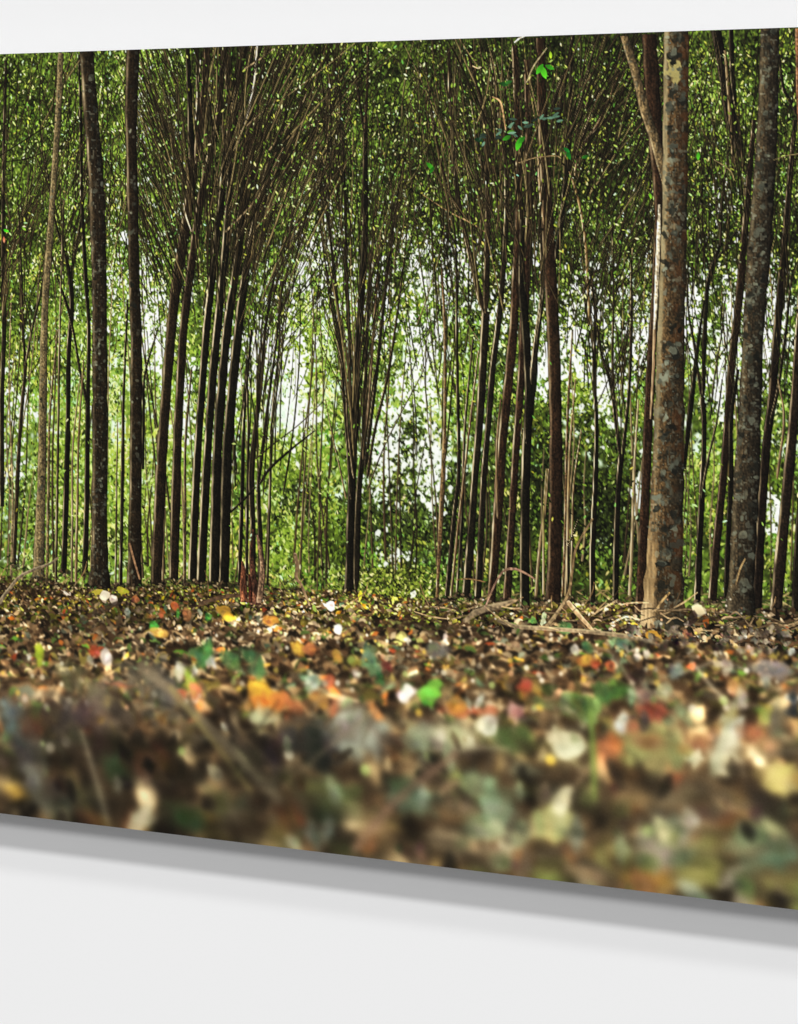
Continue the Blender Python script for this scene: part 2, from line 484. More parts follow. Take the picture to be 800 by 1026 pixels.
def litter(y0, y1, n, extra=None):
    ys = np.sort(rng.uniform(y0, y1, n))
    for py in ys:
        px = rng.uniform(PX0 - 10, PX1 + 10)
        d = py - 592
        if py < groundline(min(max(px, PX0), PX1)) - 1: continue
        if extra and (abs(px - 665) < 25 and py < 630 or abs(px - 741) < 17 and py < 614): continue
        L = 2.3 + .085 * max(0, d) * rng.uniform(.6, 1.3) + (.00013 * max(0, d) ** 2)
        blur = max(1.0, (py - 640) * .085) if py > 640 else 1.0
        c = np.array(PAL[rng.choice(len(PAL), p=PW)], float) * rng.uniform(.75, 1.2)
        if py < 650 and rng.random() < np.interp(px, [0, 180, 220, 460, 640, 800], [.2, .2, .36, .3, .22, .14]):      # sunlit specks
            c = np.array([214, 196, 170]) * rng.uniform(.6, 1.12)
            if 340 < px < 440: c = np.array([176, 186, 110]) * rng.uniform(.6, 1.2)
            L *= .6
        if py < 625 and px < 760 and rng.random() < .3: c = c * [.9, 1.0, .62] + [10, 14, 0]
        if py > 710:
            k = min(1, (py - 710) / 60)
            g = c.mean(); c = c * (1 - .30 * k) + np.array([g * 1.06, g, g * .86]) * .30 * k
            c = c * (1 - .12 * k) + np.array([86, 76, 60]) * .12 * k
        if py > 640: c = c * np.interp(py, [640, 700, 780, 900], [1.15, 1.3, 1.32, 1.3])
        if py > 660: c = c * rng.choice([.55, .75, 1.0, 1.2, 1.4])
        if px < 380 and py > 730: c = c * .88
        a = rng.normal(0, .7) if py < 700 else rng.uniform(0, 3.14)
        wd = rng.uniform(.3, .55)
        disc = rng.random() < np.clip((py - 660) / 100, 0, .6)
        splat(cx(px), cy(px, py), L * 1.3, L * 1.3 * wd, a, c * [1.03, .97, .88], blur * 1.5, disc=disc, op=.92, grad=rng.uniform(-.45, .45), rag=.7 if L < 10 else .25)


litter(572, 640, 15000)


def glow(n, y0, y1):     # small out-of-focus highlights
    for i in range(n):
        px, py = rng.uniform(PX0, PX1), rng.uniform(y0, y1)
        r = 1.0 + max(0, py - 615) * .034 * rng.uniform(.5, 1.2)
        c = random.choice([(226, 212, 186), (236, 226, 204), (206, 196, 170), (214, 160, 120), (180, 200, 120), (226, 186, 80)])
        splat(cx(px), cy(px, py), r * 1.2, r * 1.2, 0, c, max(1.2, r * .7), disc=True, op=rng.uniform(.35, .9))




# the far wood lies a little behind the plane of focus
C += (gauss(C, 1.1) - C) * (.45 * lowk)[..., None]

# ------------------------------------------------------------------ 2  the trees
DK = (34, 29, 20); DK2 = (25, 22, 15); BN = (46, 37, 25); PALE = (104, 92, 66); RD = (60, 42, 28)
LITC = (196, 178, 142)


def T(label, pts, w, col=DK, litk=.6, lit=LITC, mott=0, flare=0, **kw):
    i = new_id('tree', label)
    stem(pts, w, col, lit, litk, pid=i, mott=mott, flare=flare, **kw)
    if mott > .15: lichen(pts, w, int(40 + 130 * mott * (max(w) > 12) * (2 if max(w) > 20 else 1)))
    if pts[0][1] > 560: foot(pts[0][0], pts[0][1], max(w))
    return i


def foot(x, y, w):
    splat(cx(x + w * .2), cy(x, y), w * 1.2 + 3, 3.0, .05, (26, 21, 14), 3.0, disc=True, op=.6)
    for k in range(int(5 + w * .9)):
        a = rng.uniform(-1, 1) * w * .75
        splat(cx(x + a), cy(x, y + rng.uniform(-2, 4)), rng.uniform(1.5, 4), rng.uniform(.8, 2), rng.normal(0, .8), np.array(PAL[rng.choice([0, 1, 2, 3, 8, 13, 5])]) * rng.uniform(.7, 1.2), 1.2, op=.9)


def lichen(pts, w, n, pale=(116, 118, 102)):
    p = np.array(pts, float); o = np.argsort(p[:, 1]); ys = p[o, 1]; xs = p[o, 0]
    ww = np.interp(np.linspace(0, 1, len(p)), np.linspace(0, 1, len(w)), w)[o]
    for k in range(n):
        y = rng.uniform(ys[0], ys[-1]); x0 = np.interp(y, ys, xs); hw = np.interp(y, ys, ww) / 2
        t = rng.uniform(-.8, .86); r = rng.uniform(.07, .20) * hw + .5
        dark = rng.random() < .45
        c = np.array((44, 44, 36) if dark else pale, float) * rng.uniform(.6, 1.12) * (1 - .3 * t)
        for q in range(rng.integers(1, 5)):
            rx = r * rng.uniform(.5, 1.2)
            xx = x0 + t * hw + rng.normal(0, r * .7)
            if abs(xx - x0) > hw * .93 - rx: continue
            if hw > 13 and y > 540 and xx < x0 - hw * .3: continue
            splat(cx(xx), cy(xx, y + rng.normal(0, r * .9)), rx * 1.3, rx * rng.uniform(.8, 1.8), rng.uniform(-.4, .4), c * rng.uniform(.85, 1.12), 1.5, disc=True, op=rng.uniform(.2, .75), rag=1.5)


def B(parent, pts, w, col=DK, litk=.5, lit=LITC, **kw):
    i = new_id('branch', None, parent) if max(w) >= 2.6 else None
    kw.setdefault('taper', max(w) * 2.2)
    stem(pts, w, col, lit, litk, pid=i, **kw)


def fan(ox, oy, n, a0, a1, L0, L1, w=1.6, j=3.0, parent=None, cols=None, bend=0, pale=.18, spread=6):
    """ascending shoots leaving a stem"""
    for k in range(n):
        t = (k + rng.uniform(-.4, .4)) / max(1, n - 1)
        a = a0 + (a1 - a0) * t + rng.normal(0, 2)
        L = rng.uniform(L0, L1)
        px, py = ox + rng.normal(0, j), oy + rng.uniform(-spread, spread) * 5
        c = np.array(BR[rng.choice(4)] if rng.random() > pale else BR[rng.choice([3, 4, 5])], float)
        pts = []
        ca = a * .35
        m = 6
        for q in range(m + 1):
            pts.append((px, py))
            s = L / m
            px += math.sin(R(ca)) * s + rng.normal(0, .5); py -= math.cos(R(ca)) * s
            ca += (a - ca) * .45 + rng.normal(0, 2.0)
        ww = w * rng.uniform(.45, 1.1)
        stem(pts, [ww, ww * .7, ww * .4], c, (148, 136, 102), rng.uniform(0, .7) ** 2, rough=.3, taper=16)
        # side shoots
        for s2 in range(rng.integers(1, 4)):
            q = rng.integers(2, m)
            sx, sy = pts[q]
            twig(sx, sy, a + rng.choice([-1, 1]) * rng.uniform(6, 20), L * rng.uniform(.25, .5), ww * .6, c * rng.uniform(.8, 1.2), (166, 152, 116), rng.uniform(0, .7), rng.normal(0, 10))


# --- far / middle stems first
# left side
t = T('dark stem running along the left side', [(2, 508), (2, 400), (4, 330), (3, 250), (4, 150), (6, 60)], [4.5, 4.5, 4.5, 4, 3.4, 2.6])
fan(4, 300, 9, 4, 38, 80, 190, 1.6, parent=t)
t = T('slim dark stem that forks into a V', [(14, 566), (18, 470), (21, 420), (26, 364)], [4.2, 4, 3.8, 3.4], BN)
B(t, [(26, 366), (22, 320), (22, 285), (18, 200)], [3, 2.4, 1.4]); B(t, [(26, 364), (32, 330), (42, 285), (48, 230)], [2.8, 2, 1.2])
fan(25, 350, 6, -22, 26, 90, 220, 1.3)
t = T('slender dark stem with several upright forks', [(64, 573), (66, 500), (68, 430), (69, 350), (72, 310), (70, 268)], [6, 5.4, 5, 4.6, 5, 5], DK2)
B(t, [(70, 272), (62, 245), (54, 215), (44, 150)], [3.2, 2.4, 1.4]); B(t, [(71, 272), (77, 245), (82, 215), (92, 140)], [3.2, 2.2, 1.2])
B(t, [(72, 318), (60, 285), (50, 250)], [2.8, 2, 1.2])
fan(70, 262, 8, -26, 28, 90, 200, 1.5)
t = T('thin dark stem close behind the thick dark trunk', [(85, 574), (87, 500), (88, 405), (89, 330), (86, 280), (82, 200), (81, 120), (79, 55)], [5.6, 5.2, 4.6, 4, 4, 3.4, 3, 2.2], DK2)
B(t, [(88, 408), (80, 370), (73, 330), (62, 290)], [3.2, 2.6, 2.4, 1.4])
for x0, x1, x2, y1, w, c in [(56, 60, 64, 200, 2.6, BN), (72, 73, 80, 380, 2.2, PALE), (76, 79, 84, 360, 2.6, (90, 74, 48)), (121, 124, 128, 300, 3.6, DK), (143, 145, 158, 330, 3.0, DK2), (47, 50, 58, 330, 3.0, (96, 84, 56)), (163, 166, 166, 380, 2.4, (100, 84, 60)), (185, 186, 192, 370, 3.2, (78, 64, 46)), (116, 117, 118, 420, 2.0, BN), (240, 245, 252, 330, 4.0, DK2), (247, 249, 247, 360, 3.2, DK), (268, 273, 282, 330, 2.6, DK)]:
    y0 = 586 if x0 < 140 or x0 > 165 else 584
    if x0 == 143: y0 = 470
    T(None, [(x0, y0), ((x0 + x1) / 2, (y0 * 2 + y1) / 3), (x1, (y0 + 2 * y1) / 3), (x2, y1)], [w, w, w * .8, w * .6], c, .8)
# V shoots right of the left cluster
t = T('slim brown stem with fine spreading shoots', [(253, 596), (254, 540), (252, 480), (256, 430), (262, 380), (266, 330), (276, 270)], [6, 5, 6, 5, 4, 3, 2.4])
fan(262, 400, 12, -6, 30, 120, 260, 1.8)
t = T('dark stem beside the torn stump', [(262, 598), (261, 540), (259, 490), (262, 460), (268, 410), (276, 350), (284, 280)], [5, 5, 4, 3.6, 3, 2.4, 1.6])
B(t, [(260, 486), (270, 470), (292, 450), (316, 431)], [3, 2.8, 2.2, 1.4], DK2)
B(t, [(256, 460), (274, 445), (300, 425), (326, 400)], [1.6, 1.4, 1, .8], BN)
B(t, [(222, 520), (240, 505), (256, 488)], [2.4, 2.2, 1.8], DK2)
fan(280, 330, 12, 0, 32, 90, 220, 1.3)
for k in range(16):
    x = rng.uniform(232, 300); twig(x, rng.uniform(430, 520), rng.normal(2, 5), rng.uniform(120, 240), rng.uniform(1, 2.4), BR[rng.choice(4)], LITC, rng.uniform(0, .8), rng.normal(0, 6))

# centre clump
t = T('central clump whose stems spread upward like a fan', [(350, 594), (351, 540), (353, 480), (354, 430), (356, 380), (362, 300), (366, 230), (366, 130)], [8, 8, 8, 6.5, 6, 6, 6, 4.4], DK2, .55, flare=.25)
B(t, [(366, 134), (361, 105), (356, 74), (351, 50)], [3.6, 2.8, 2, 1.4]); B(t, [(366, 132), (368, 90), (369, 46)], [3.6, 2.8, 2.2], BN)
B(t, [(357, 594), (358, 540), (360, 490), (364, 450), (366, 400), (368, 330), (372, 250)], [6, 6.5, 6, 5, 4, 3.2, 2.2])
B(t, [(352, 500), (349, 450), (345, 400), (341, 340), (337, 290), (330, 230), (322, 180)], [4, 3.6, 3, 3.2, 3, 2.6, 1.6])
B(t, [(354, 470), (351, 400), (350, 330), (347, 260), (346, 200), (342, 120), (338, 70)], [3.6, 3.6, 3.4, 3, 3, 2.2, 1.4], DK2)
B(t, [(355, 480), (349, 430), (346, 380), (336, 330), (328, 280), (320, 210)], [3, 2.4, 2.2, 2, 1.6, 1.2], BN)
B(t, [(366, 470), (372, 420), (378, 370), (383, 320), (390, 260), (396, 215), (404, 160)], [4, 3.6, 3.4, 3.4, 3.2, 2.4, 1.4])
B(t, [(368, 480), (376, 430), (388, 380), (396, 330), (404, 270), (410, 210)], [3.4, 3, 2.8, 2.4, 1.8, 1.2], BN)
B(t, [(364, 460), (370, 400), (374, 340), (378, 280), (382, 230)], [3, 2.6, 2.4, 1.8, 1.2], (78, 62, 44))
B(t, [(368, 492), (384, 450), (404, 410), (424, 372), (430, 352)], [1.8, 1.4, 1.2, 1, .8], BN)
B(t, [(347, 500), (341, 470), (334, 440), (326, 400)], [1.8, 1.6, 1.2, .8], (92, 74, 52))
fan(357, 440, 30, -16, 18, 150, 330, 1.9, j=4, pale=.25)
fan(366, 300, 16, -20, 26, 120, 250, 1.4, j=10)
fan(342, 250, 12, -30, -2, 80, 180, 1.2, j=6)
fan(396, 260, 12, 2, 30, 80, 200, 1.2, j=6)

# between the centre and the right group
for k in range(22):
    x = rng.uniform(405, 470); twig(x, rng.uniform(300, 480), rng.normal(-2, 6), rng.uniform(120, 240), rng.uniform(.8, 2.0), BR[rng.choice(4)], LITC, rng.uniform(0, .7), rng.normal(0, 6))
t = T('pale thin stem left of the dark group', [(438, 602), (441, 540), (444, 480), (446, 420), (446, 330), (442, 260)], [3, 4.2, 4.8, 3.4, 3, 2], (94, 76, 52), .7)
T('dark thin stem that splits near the top', [(448, 600), (455, 520), (460, 470), (459, 400), (458, 330), (457, 250), (450, 180)], [5, 4.4, 4, 3.2, 2.6, 2.2, 1.4], DK)
T('very thin dark upright stem', [(458, 596), (463, 520), (466, 430), (474, 340)], [2.6, 3, 2.6, 1.6], DK2)
T('thin brown stem leaning right', [(452, 600), (458, 540), (466, 470), (474, 400), (480, 350)], [2.6, 2.6, 2.4, 2, 1.4], (86, 66, 44), .8)
t = T('dark trunk forking into a high V', [(467, 598), (472, 540), (476, 480), (481, 420), (484, 370), (487, 312)], [8, 7.5, 7, 7.5, 8, 8], DK, .8)
B(t, [(486, 316), (478, 285), (470, 250), (462, 215), (456, 165), (452, 110), (450, 48)], [6.5, 5.6, 5, 4.4, 4, 4, 3.4], BN, .6)
B(t, [(487, 314), (488, 270), (489, 220), (488, 165), (486, 120), (478, 85), (468, 48)], [6.5, 6, 5.4, 5, 4.4, 4, 3], BN, .5)
B(t, [(462, 215), (448, 185), (436, 130), (426, 60)], [3.2, 2.6, 2.2, 1.4], BN)
B(t, [(489, 190), (480, 150), (472, 100)], [3, 2.6, 1.6])
fan(462, 210, 12, -24, 4, 90, 180, 1.4, j=6); fan(488, 200, 14, -16, 10, 90, 170, 1.5, j=6)
t = T('slim dark trunk, second in the dark group', [(479, 600), (482, 540), (485, 480), (490, 420), (494, 370), (500, 320), (506, 250), (508, 180), (500, 110), (492, 50)], [7, 6.5, 6, 6, 6, 5.6, 5, 5, 4, 3], DK, .7)
t = T('reddish brown trunk in the middle of the dark group', [(492, 604), (496, 560), (500, 500), (503, 450), (508, 400), (513, 350), (516, 310), (519, 240), (520, 180), (518, 100), (516, 45)], [9, 9, 10, 9, 9, 9, 9, 8, 7, 6.5, 6], (52, 37, 25), .75)
B(t, [(499, 520), (498, 450), (502, 400)], [2.6, 2.4, 1.6], (90, 72, 50))
t = T('dark trunk leaning into its thicker neighbour', [(508, 602), (512, 540), (515, 490), (518, 440), (521, 400), (524, 360), (526, 300), (530, 230), (530, 150), (528, 60)], [8, 7.6, 7.5, 7, 7, 8, 9, 8, 7, 5.6], (50, 36, 25), .7)
t = T('straight dark trunk at the right of the dark group', [(526, 610), (526, 540), (527, 480), (529, 430), (533, 390), (535, 360)], [10, 9.6, 9.4, 9, 9, 9], DK2, .8)
B(t, [(528, 445), (530, 390), (527, 330), (523, 280), (524, 220)], [8, 8, 8, 7, 5], DK2)
B(t, [(533, 385), (538, 340), (543, 300), (544, 270), (541, 220)], [7, 6, 5, 4.4, 3], DK, .9)
B(t, [(538, 345), (545, 290), (549, 240)], [3, 2.4, 1.6])
fan(520, 240, 20, -14, 12, 90, 200, 1.8, j=10)
# thin pale ones between
for x0, x1, x2, y1, w, c in [(537, 546, 550, 470, 3, (120, 102, 72)), (545, 545, 548, 470, 2.4, (120, 106, 66)), (564, 569, 574, 330, 3.4, (84, 66, 44)), (567, 571, 577, 380, 2.8, (112, 92, 60)), (572, 575, 583, 430, 2.2, (90, 74, 48)), (631, 636, 640, 400, 3.0, (140, 124, 92)), (569, 570, 580, 520, 2.4, DK)]:
    T(None, [(x0, 600), ((x0 + x1) / 2, 545), (x1, (600 + 2 * y1) / 3), (x2, y1)], [w, w, w * .8, w * .5], c, .9)
t = T('slim dark tree with a bright edge, left of the forked one', [(594, 604), (594, 550), (597, 480), (598, 420), (595, 370), (597, 320), (591, 270)], [6, 5.6, 5, 4, 3.4, 3, 2.2], DK2, 1.0)
fan(596, 380, 10, -16, 14, 100, 220, 1.5)
t = T('slim dark tree forking into a tall Y', [(617, 604), (618, 540), (620, 490), (623, 455)], [6, 6, 5.6, 5.6], DK2, .9)
B(t, [(622, 458), (617, 420), (612, 385), (602, 350), (597, 310)], [4, 3.6, 3, 2.4, 1.8]); B(t, [(624, 458), (628, 420), (631, 385), (633, 330), (633, 260)], [4, 3.6, 3.4, 3, 2])
B(t, [(615, 400), (614, 350), (615, 300), (614, 230)], [3, 2.6, 2, 1.2])
fan(622, 420, 12, -18, 16, 100, 240, 1.4)
# right of big trunk
t = T('dark tree between the two mottled trunks, with a wide V', [(699, 604), (701, 550), (704, 490), (706, 430), (704, 398)], [7, 6.6, 6, 5, 5], DK2, .8)
B(t, [(704, 400), (700, 375), (696, 345), (690, 310), (690, 260)], [3.8, 3.2, 2.8, 2, 1.2]); B(t, [(705, 400), (706, 350), (709, 290), (716, 262), (722, 244)], [4.4, 4.4, 4.6, 4.4, 3.6], DK2)
B(t, [(717, 262), (724, 252), (733, 240), (742, 222)], [2.6, 2.4, 2, 1.4], DK2)
B(t, [(722, 246), (724, 200), (729, 160)], [3, 2.6, 1.6])
B(t, [(712, 420), (716, 380), (724, 330), (728, 290)], [2, 2, 1.6, 1.2], DK2)
B(t, [(703, 500), (710, 460), (719, 420), (724, 380)], [2.8, 2.6, 2, 1.4], DK2)
T('dark stem slanting up behind the broad mottled trunk', [(685, 470), (690, 430), (695, 387), (699, 350), (706, 300)], [5, 5, 4.4, 3.6, 2.4], DK2, .3)
t = T('black trunk high up, right of the broad mottled trunk', [(742, 157), (738, 135), (731, 110), (726, 75), (718, 30)], [6, 11, 11, 11, 10], (24, 20, 16), .3)
B(t, [(736, 170), (733, 130), (730, 90), (727, 50)], [3, 3.4, 3, 2.4], (98, 82, 56), .5)
B(t, [(738, 110), (734, 70), (733, 28)], [3.6, 5, 5], DK2)
t = T('dark trunk leaning right behind the second mottled trunk', [(714, 602), (718, 550), (724, 490), (729, 430), (734, 360), (740, 310), (746, 240), (750, 190), (756, 120)], [8.6, 8.6, 8, 7.6, 8, 8, 7, 6, 4], (38, 28, 20), .6)
t = T('thin black stem hugging the second mottled trunk', [(728, 600), (730, 540), (733, 480), (733, 420), (740, 370)], [5.4, 5.4, 5, 4.4, 3], DK2, .3)
t = T('dark trunk right of the second mottled trunk', [(759, 612), (761, 560), (765, 490), (769, 440), (774, 400), (777, 360), (780, 320), (786, 250), (791, 190), (797, 120)], [10, 9.4, 9, 9, 8.6, 8.6, 8, 6.6, 5.6, 4], (30, 23, 17), .5)
B(t, [(772, 425), (780, 390), (788, 330), (794, 270)], [3.4, 3.4, 3, 2]); B(t, [(779, 480), (786, 420), (780, 380)], [3, 2.4, 1.4], (96, 80, 56))
t = T('dark trunk by the right edge with a pale side', [(777, 622), (781, 575), (788, 500), (793, 450), (797, 400), (800, 340), (806, 250)], [13, 12, 11, 10, 9, 7, 5], (40, 31, 23), .9)
T('dark trunk at the far right edge', [(799, 615), (800, 560), (806, 470), (812, 330)], [11, 10, 9, 6], DK2, .3)
B(t, [(800, 118), (795, 105), (786, 90), (781, 55)], [5, 4.4, 3.4, 2], DK2)
fan(745, 240, 18, -14, 14, 100, 210, 1.5, j=14); fan(790, 300, 12, -12, 14, 120, 240, 1.5, j=8); fan(706, 300, 14, -14, 12, 100, 240, 1.3, j=8)

# the right half's upper tangle
t = T('dark trunk with forks reaching to the right', [(554, 604), (556, 560), (557, 500), (557, 420), (554, 320), (551, 260), (549, 222), (546, 155), (543, 100), (542, 38)], [14.5, 14, 13.5, 13, 12.5, 12.5, 12, 11, 10, 9], (46, 33, 22), .45, flare=.15)
B(t, [(557, 260), (562, 230), (566, 190), (570, 150), (572, 100), (573, 50)], [5, 5, 4.6, 4.6, 4, 3], DK2)
B(t, [(558, 130), (563, 100), (568, 70), (575, 34)], [6, 5, 4.4, 3.4], DK)
B(t, [(553, 112), (558, 95), (565, 75)], [6, 5, 3], DK)
B(t, [(568, 145), (578, 115), (588, 80), (598, 35)], [4, 3.4, 2.6, 1.8], DK)
B(t, [(582, 148), (592, 135), (604, 115), (618, 80), (626, 55)], [4, 3.6, 2.4, 1.8, 1.2], (74, 58, 40), .9)
B(t, [(585, 142), (600, 128), (620, 108), (640, 90)], [2.4, 2, 1.4, 1], DK)
B(t, [(576, 176), (580, 150), (590, 120), (602, 90)], [3, 2.6, 2, 1.2], (96, 78, 54), .9)
fan(568, 190, 20, 0, 36, 100, 190, 1.8, j=8, pale=.25)
fan(596, 200, 16, 6, 40, 90, 180, 1.4, j=10)
stem([(591, 325), (589, 280), (587, 245), (583, 215), (577, 190), (571, 172)], [2.4, 2.6, 2.8, 2.6, 2.4, 1.4], (116, 94, 58), LITC, .7)
stem([(545, 225), (541, 190), (539, 150)], [2, 2, 1.2], (150, 124, 90), LITC, .9)
stroke([(545, 190), (556, 205), (566, 226), (558, 262), (548, 300)], [.8, 1, 1, 1.2, 1], (128, 106, 74), op=.0)
stroke([(424, 195), (450, 212), (470, 222), (486, 232)], [.6, 1.4, 1.4, 1], (142, 118, 84), 1.0)

# --- left cluster (middle distance, thick)
t9 = T('dark trunk, last of the close cluster of four', [(224, 586), (226, 520), (228, 450), (233, 390), (238, 340), (244, 290), (252, 240), (262, 190), (270, 160)], [11, 10.5, 10, 9.6, 9, 8, 6.4, 4.4, 3], DK2, .85)
t8 = T('dark trunk third in the close cluster', [(214.5, 585), (216, 520), (218, 450), (223, 380), (229, 320), (238, 260), (246, 180), (252, 110), (258, 46)], [10.5, 10, 9.4, 9, 8.6, 7.4, 6.4, 5.4, 4.4], DK2, .8)
t7 = T('dark trunk second in the close cluster', [(201.5, 584), (205, 510), (209, 440), (214, 370), (219, 320), (226, 250), (230, 190), (233, 130), (229, 90), (226, 48)], [9.4, 9, 8.4, 8.2, 8, 7.6, 6.6, 5.6, 5, 4.4], DK2, .9)
t6 = T('dark trunk first in the close cluster, with a pale edge', [(192.5, 583), (196, 500), (199, 440), (204, 370), (208, 320), (215, 260), (222, 200), (226, 150), (236, 100), (242, 46)], [8.4, 8, 7.6, 7.6, 7.2, 7, 6.4, 5.4, 4.4, 3.4], DK2, .9)
B(t7, [(229, 160), (224, 130), (220, 108)], [4.4, 4, 3]); B(t7, [(228, 150), (238, 110), (248, 80), (254, 48)], [4.4, 4, 3.6, 3], DK)
B(t8, [(247, 170), (255, 130), (262, 90), (266, 46)], [3.6, 3.2, 2.6, 1.8], BN)
fan(232, 170, 30, -8, 34, 90, 170, 1.9, j=8, pale=.25)
fan(244, 240, 30, 4, 38, 110, 230, 1.7, j=7, pale=.25)
fan(258, 260, 24, 6, 40, 120, 230, 1.4, j=9, pale=.25)
for p, w in [([(226, 232), (240, 218), (256, 200), (272, 172), (290, 140), (318, 122), (350, 108)], [1.8, 1.6, 1.4, 1.2, .7]), ([(243, 70), (262, 58), (275, 48)], [1.6, 1.4, 1]), ([(270, 150), (300, 110), (310, 85), (330, 50)], [1.4, 1.2, .7]), ([(240, 132), (256, 118), (268, 108)], [1.4, 1.2, .8])]:
    stroke(p, w, (140, 122, 92), 1.0)
stem([(236, 150), (244, 128), (254, 88), (258, 46)], [1.6, 1.8, 2, 1.8], (160, 150, 130), (220, 210, 190), .9)
t5 = T('dark trunk crossing behind the leaning one', [(174, 581), (176, 510), (178, 440), (181, 380), (184, 330), (190, 280), (196, 235), (203, 190), (212, 150), (219, 115), (224, 50)], [9.6, 9.4, 9, 8.8, 8.6, 8, 7.6, 7, 6.4, 6, 5], (38, 29, 20), .7)
t4 = T('leaning dark trunk that forks near the top edge', [(156.5, 586), (160, 500), (164, 430), (170, 350), (176, 290), (184, 240), (191, 190), (194, 150)], [11, 10.8, 10.4, 10, 10, 10.2, 10, 10.5], (40, 31, 21), .6)
B(t4, [(192, 160), (191, 125), (190, 90), (188, 48)], [7, 6, 5.4, 4.6], DK2)
B(t4, [(197, 165), (200, 130), (204, 95), (208, 47)], [8, 7, 6.4, 6], (48, 36, 25), .5)
B(t4, [(196, 135), (198, 90), (198, 48)], [4, 3.6, 2.8], DK)
stem([(192, 232), (186, 215), (184, 204)], [1, 1.8, 1], (214, 196, 160), LITC, .9)
stem([(196, 122), (198, 90), (201, 60)], [1, 1.6, 1], (196, 178, 146), LITC, .9)
fan(188, 200, 26, -34, -6, 90, 180, 1.5, j=4, pale=.25)
fan(178, 270, 16, -38, -8, 80, 170, 1.2, j=5, pale=.2)
fan(205, 130, 10, -14, 14, 60, 90, 1.4)
for k in range(34):
    x = rng.uniform(196, 262); twig(x, rng.uniform(150, 330), np.interp(x, [196, 262], [4, 22]) + rng.normal(0, 6), rng.uniform(60, 140), rng.uniform(.9, 2.6), BR[rng.choice(5)], LITC, rng.uniform(0, .9), rng.normal(0, 8))
for k in range(30):
    x = rng.uniform(470, 560); twig(x, rng.uniform(140, 300), rng.normal(0, 11), rng.uniform(60, 140), rng.uniform(.8, 2.4), BR[rng.choice(5)], LITC, rng.uniform(0, .8), rng.normal(0, 8))

# trees printed on the parts of the panel beyond the photo's frame
for x, w, ln, c, m in [(-28, 9, 6, DK, 0), (-62, 15, -5, (44, 34, 24), .4), (-96, 7, 8, BN, 0), (-124, 12, 2, DK2, 0), (838, 17, -6, (58, 46, 32), .6), (868, 9, 10, DK, 0), (900, 13, 4, DK2, 0)]:
    T(None, [(x, 600), (x + ln * .4, 430), (x + ln, 250), (x + ln * 1.5, 140), (x + ln * 2, 30 if x > 0 else 60)], [w, w * .9, w * .8, w * .7, w * .6], c, .5, mott=m, flare=.2)
    fan(x + ln * .6, 330, 10, -20, 20, 100, 240, 1.5)

twigs(180, 90, 300, 9, 40, 110, .6, 1.2, [.2, .2, .2, .2, .12, .08])
twigs(330, 70, 330, 8, 50, 150, .7, 1.7, [.3, .22, .16, .12, .1, .1], xr=(195, 335))
twigs(130, 70, 300, 8, 50, 140, .7, 1.4, [.2, .2, .2, .2, .12, .08], xr=(145, 190))
twigs(300, 70, 320, 11, 50, 150, .7, 1.8, [.3, .22, .16, .12, .1, .1], xr=(440, 660))
twigs(200, 90, 420, 10, 50, 160, .8, 1.7, [.4, .3, .2, .1, 0, 0], xr=(560, 810))
twigs(160, 90, 300, 14, 50, 140, .7, 1.5, [.2, .24, .24, .2, .08, .04], xr=(-100, 130))
twigs(60, 90, 260, 10, 50, 130, .7, 1.4, [.3, .24, .24, .14, .04, .04], xr=(310, 430))
# leaves in front of the twigs
leaves(6500, 45, 330, 2.1, .03, .26, clear=True)
leaves(1800, 330, 560, 2.2, .10, .25, clear=True)
for i in range(1300):
    px, py = rng.uniform(PX0, PX1), rng.uniform(48, 330)
    X, Y = cx(px), cy(px, py)
    if ID[min(max(int(Y), 0), H - 1), min(max(int(X), 0), W - 1)] > 1 and rng.random() < .85: continue
    splat(X, Y, rng.uniform(.6, 1.3), rng.uniform(.5, .9), rng.uniform(0, 3.1), np.array([170, 186, 140]) * rng.uniform(.6, 1.2), 1.0, disc=True, op=.7)

# --- near trunks
T('pale slim trunk at the left', [(38.5, 580), (40, 530), (42, 470), (43, 400), (44, 340), (46, 290), (50, 240), (54, 180), (58, 120), (61, 53)], [11, 10, 8.6, 8.2, 7.6, 6.6, 6.4, 6, 6, 5.6], PALE, .4, lit=(170, 156, 118), mott=.25, rough=.22, flare=.2)
T('straight dark trunk with fine pale flecks', [(134.5, 587), (135, 540), (136, 470), (136.5, 400), (136.5, 340), (134.5, 280), (133.5, 220), (132, 160), (131.5, 110), (133.5, 49)], [13.6, 13.2, 12.4, 12, 11.4, 11, 11, 11, 12, 14], (38, 30, 20), .45, mott=.2, rough=.3, flare=.1)
T('thick dark trunk speckled with pale lichen', [(99.5, 589), (100, 550), (100, 490), (100.3, 420), (100, 340), (99.5, 280), (98, 230), (96.2, 175), (92, 125), (86.5, 51)], [18, 16.4, 15.8, 15.4, 15.2, 14.8, 15.4, 15, 14.4, 14.6], (42, 34, 23), .45, mott=.62, rough=.36, flare=.35)

# second dark trunk and its forked branch, left of the broad trunk
tb = T('dark reddish trunk half hidden by the broad mottled one', [(641, 618), (644, 560), (648, 470), (650, 420), (653, 354), (656.5, 310), (660, 230), (661, 190), (656, 120), (650.5, 34)], [10, 9.6, 9, 9, 9, 9, 8, 12, 15, 14], (48, 34, 23), .3, mott=.1)
B(tb, [(665, 186), (661, 158), (655, 135), (648, 115), (641, 88), (634, 62), (626, 36)], [5, 9, 10, 10, 9, 8.6, 8], (98, 84, 60), .35, mott=.5)
stem([(656, 330), (658, 290), (660, 240), (661, 205)], [2, 4, 4, 2], (206, 190, 160), (232, 220, 196), .6)
stem([(652, 420), (655, 370), (656, 330)], [1.5, 2.5, 3], (150, 124, 94), LITC, .5)


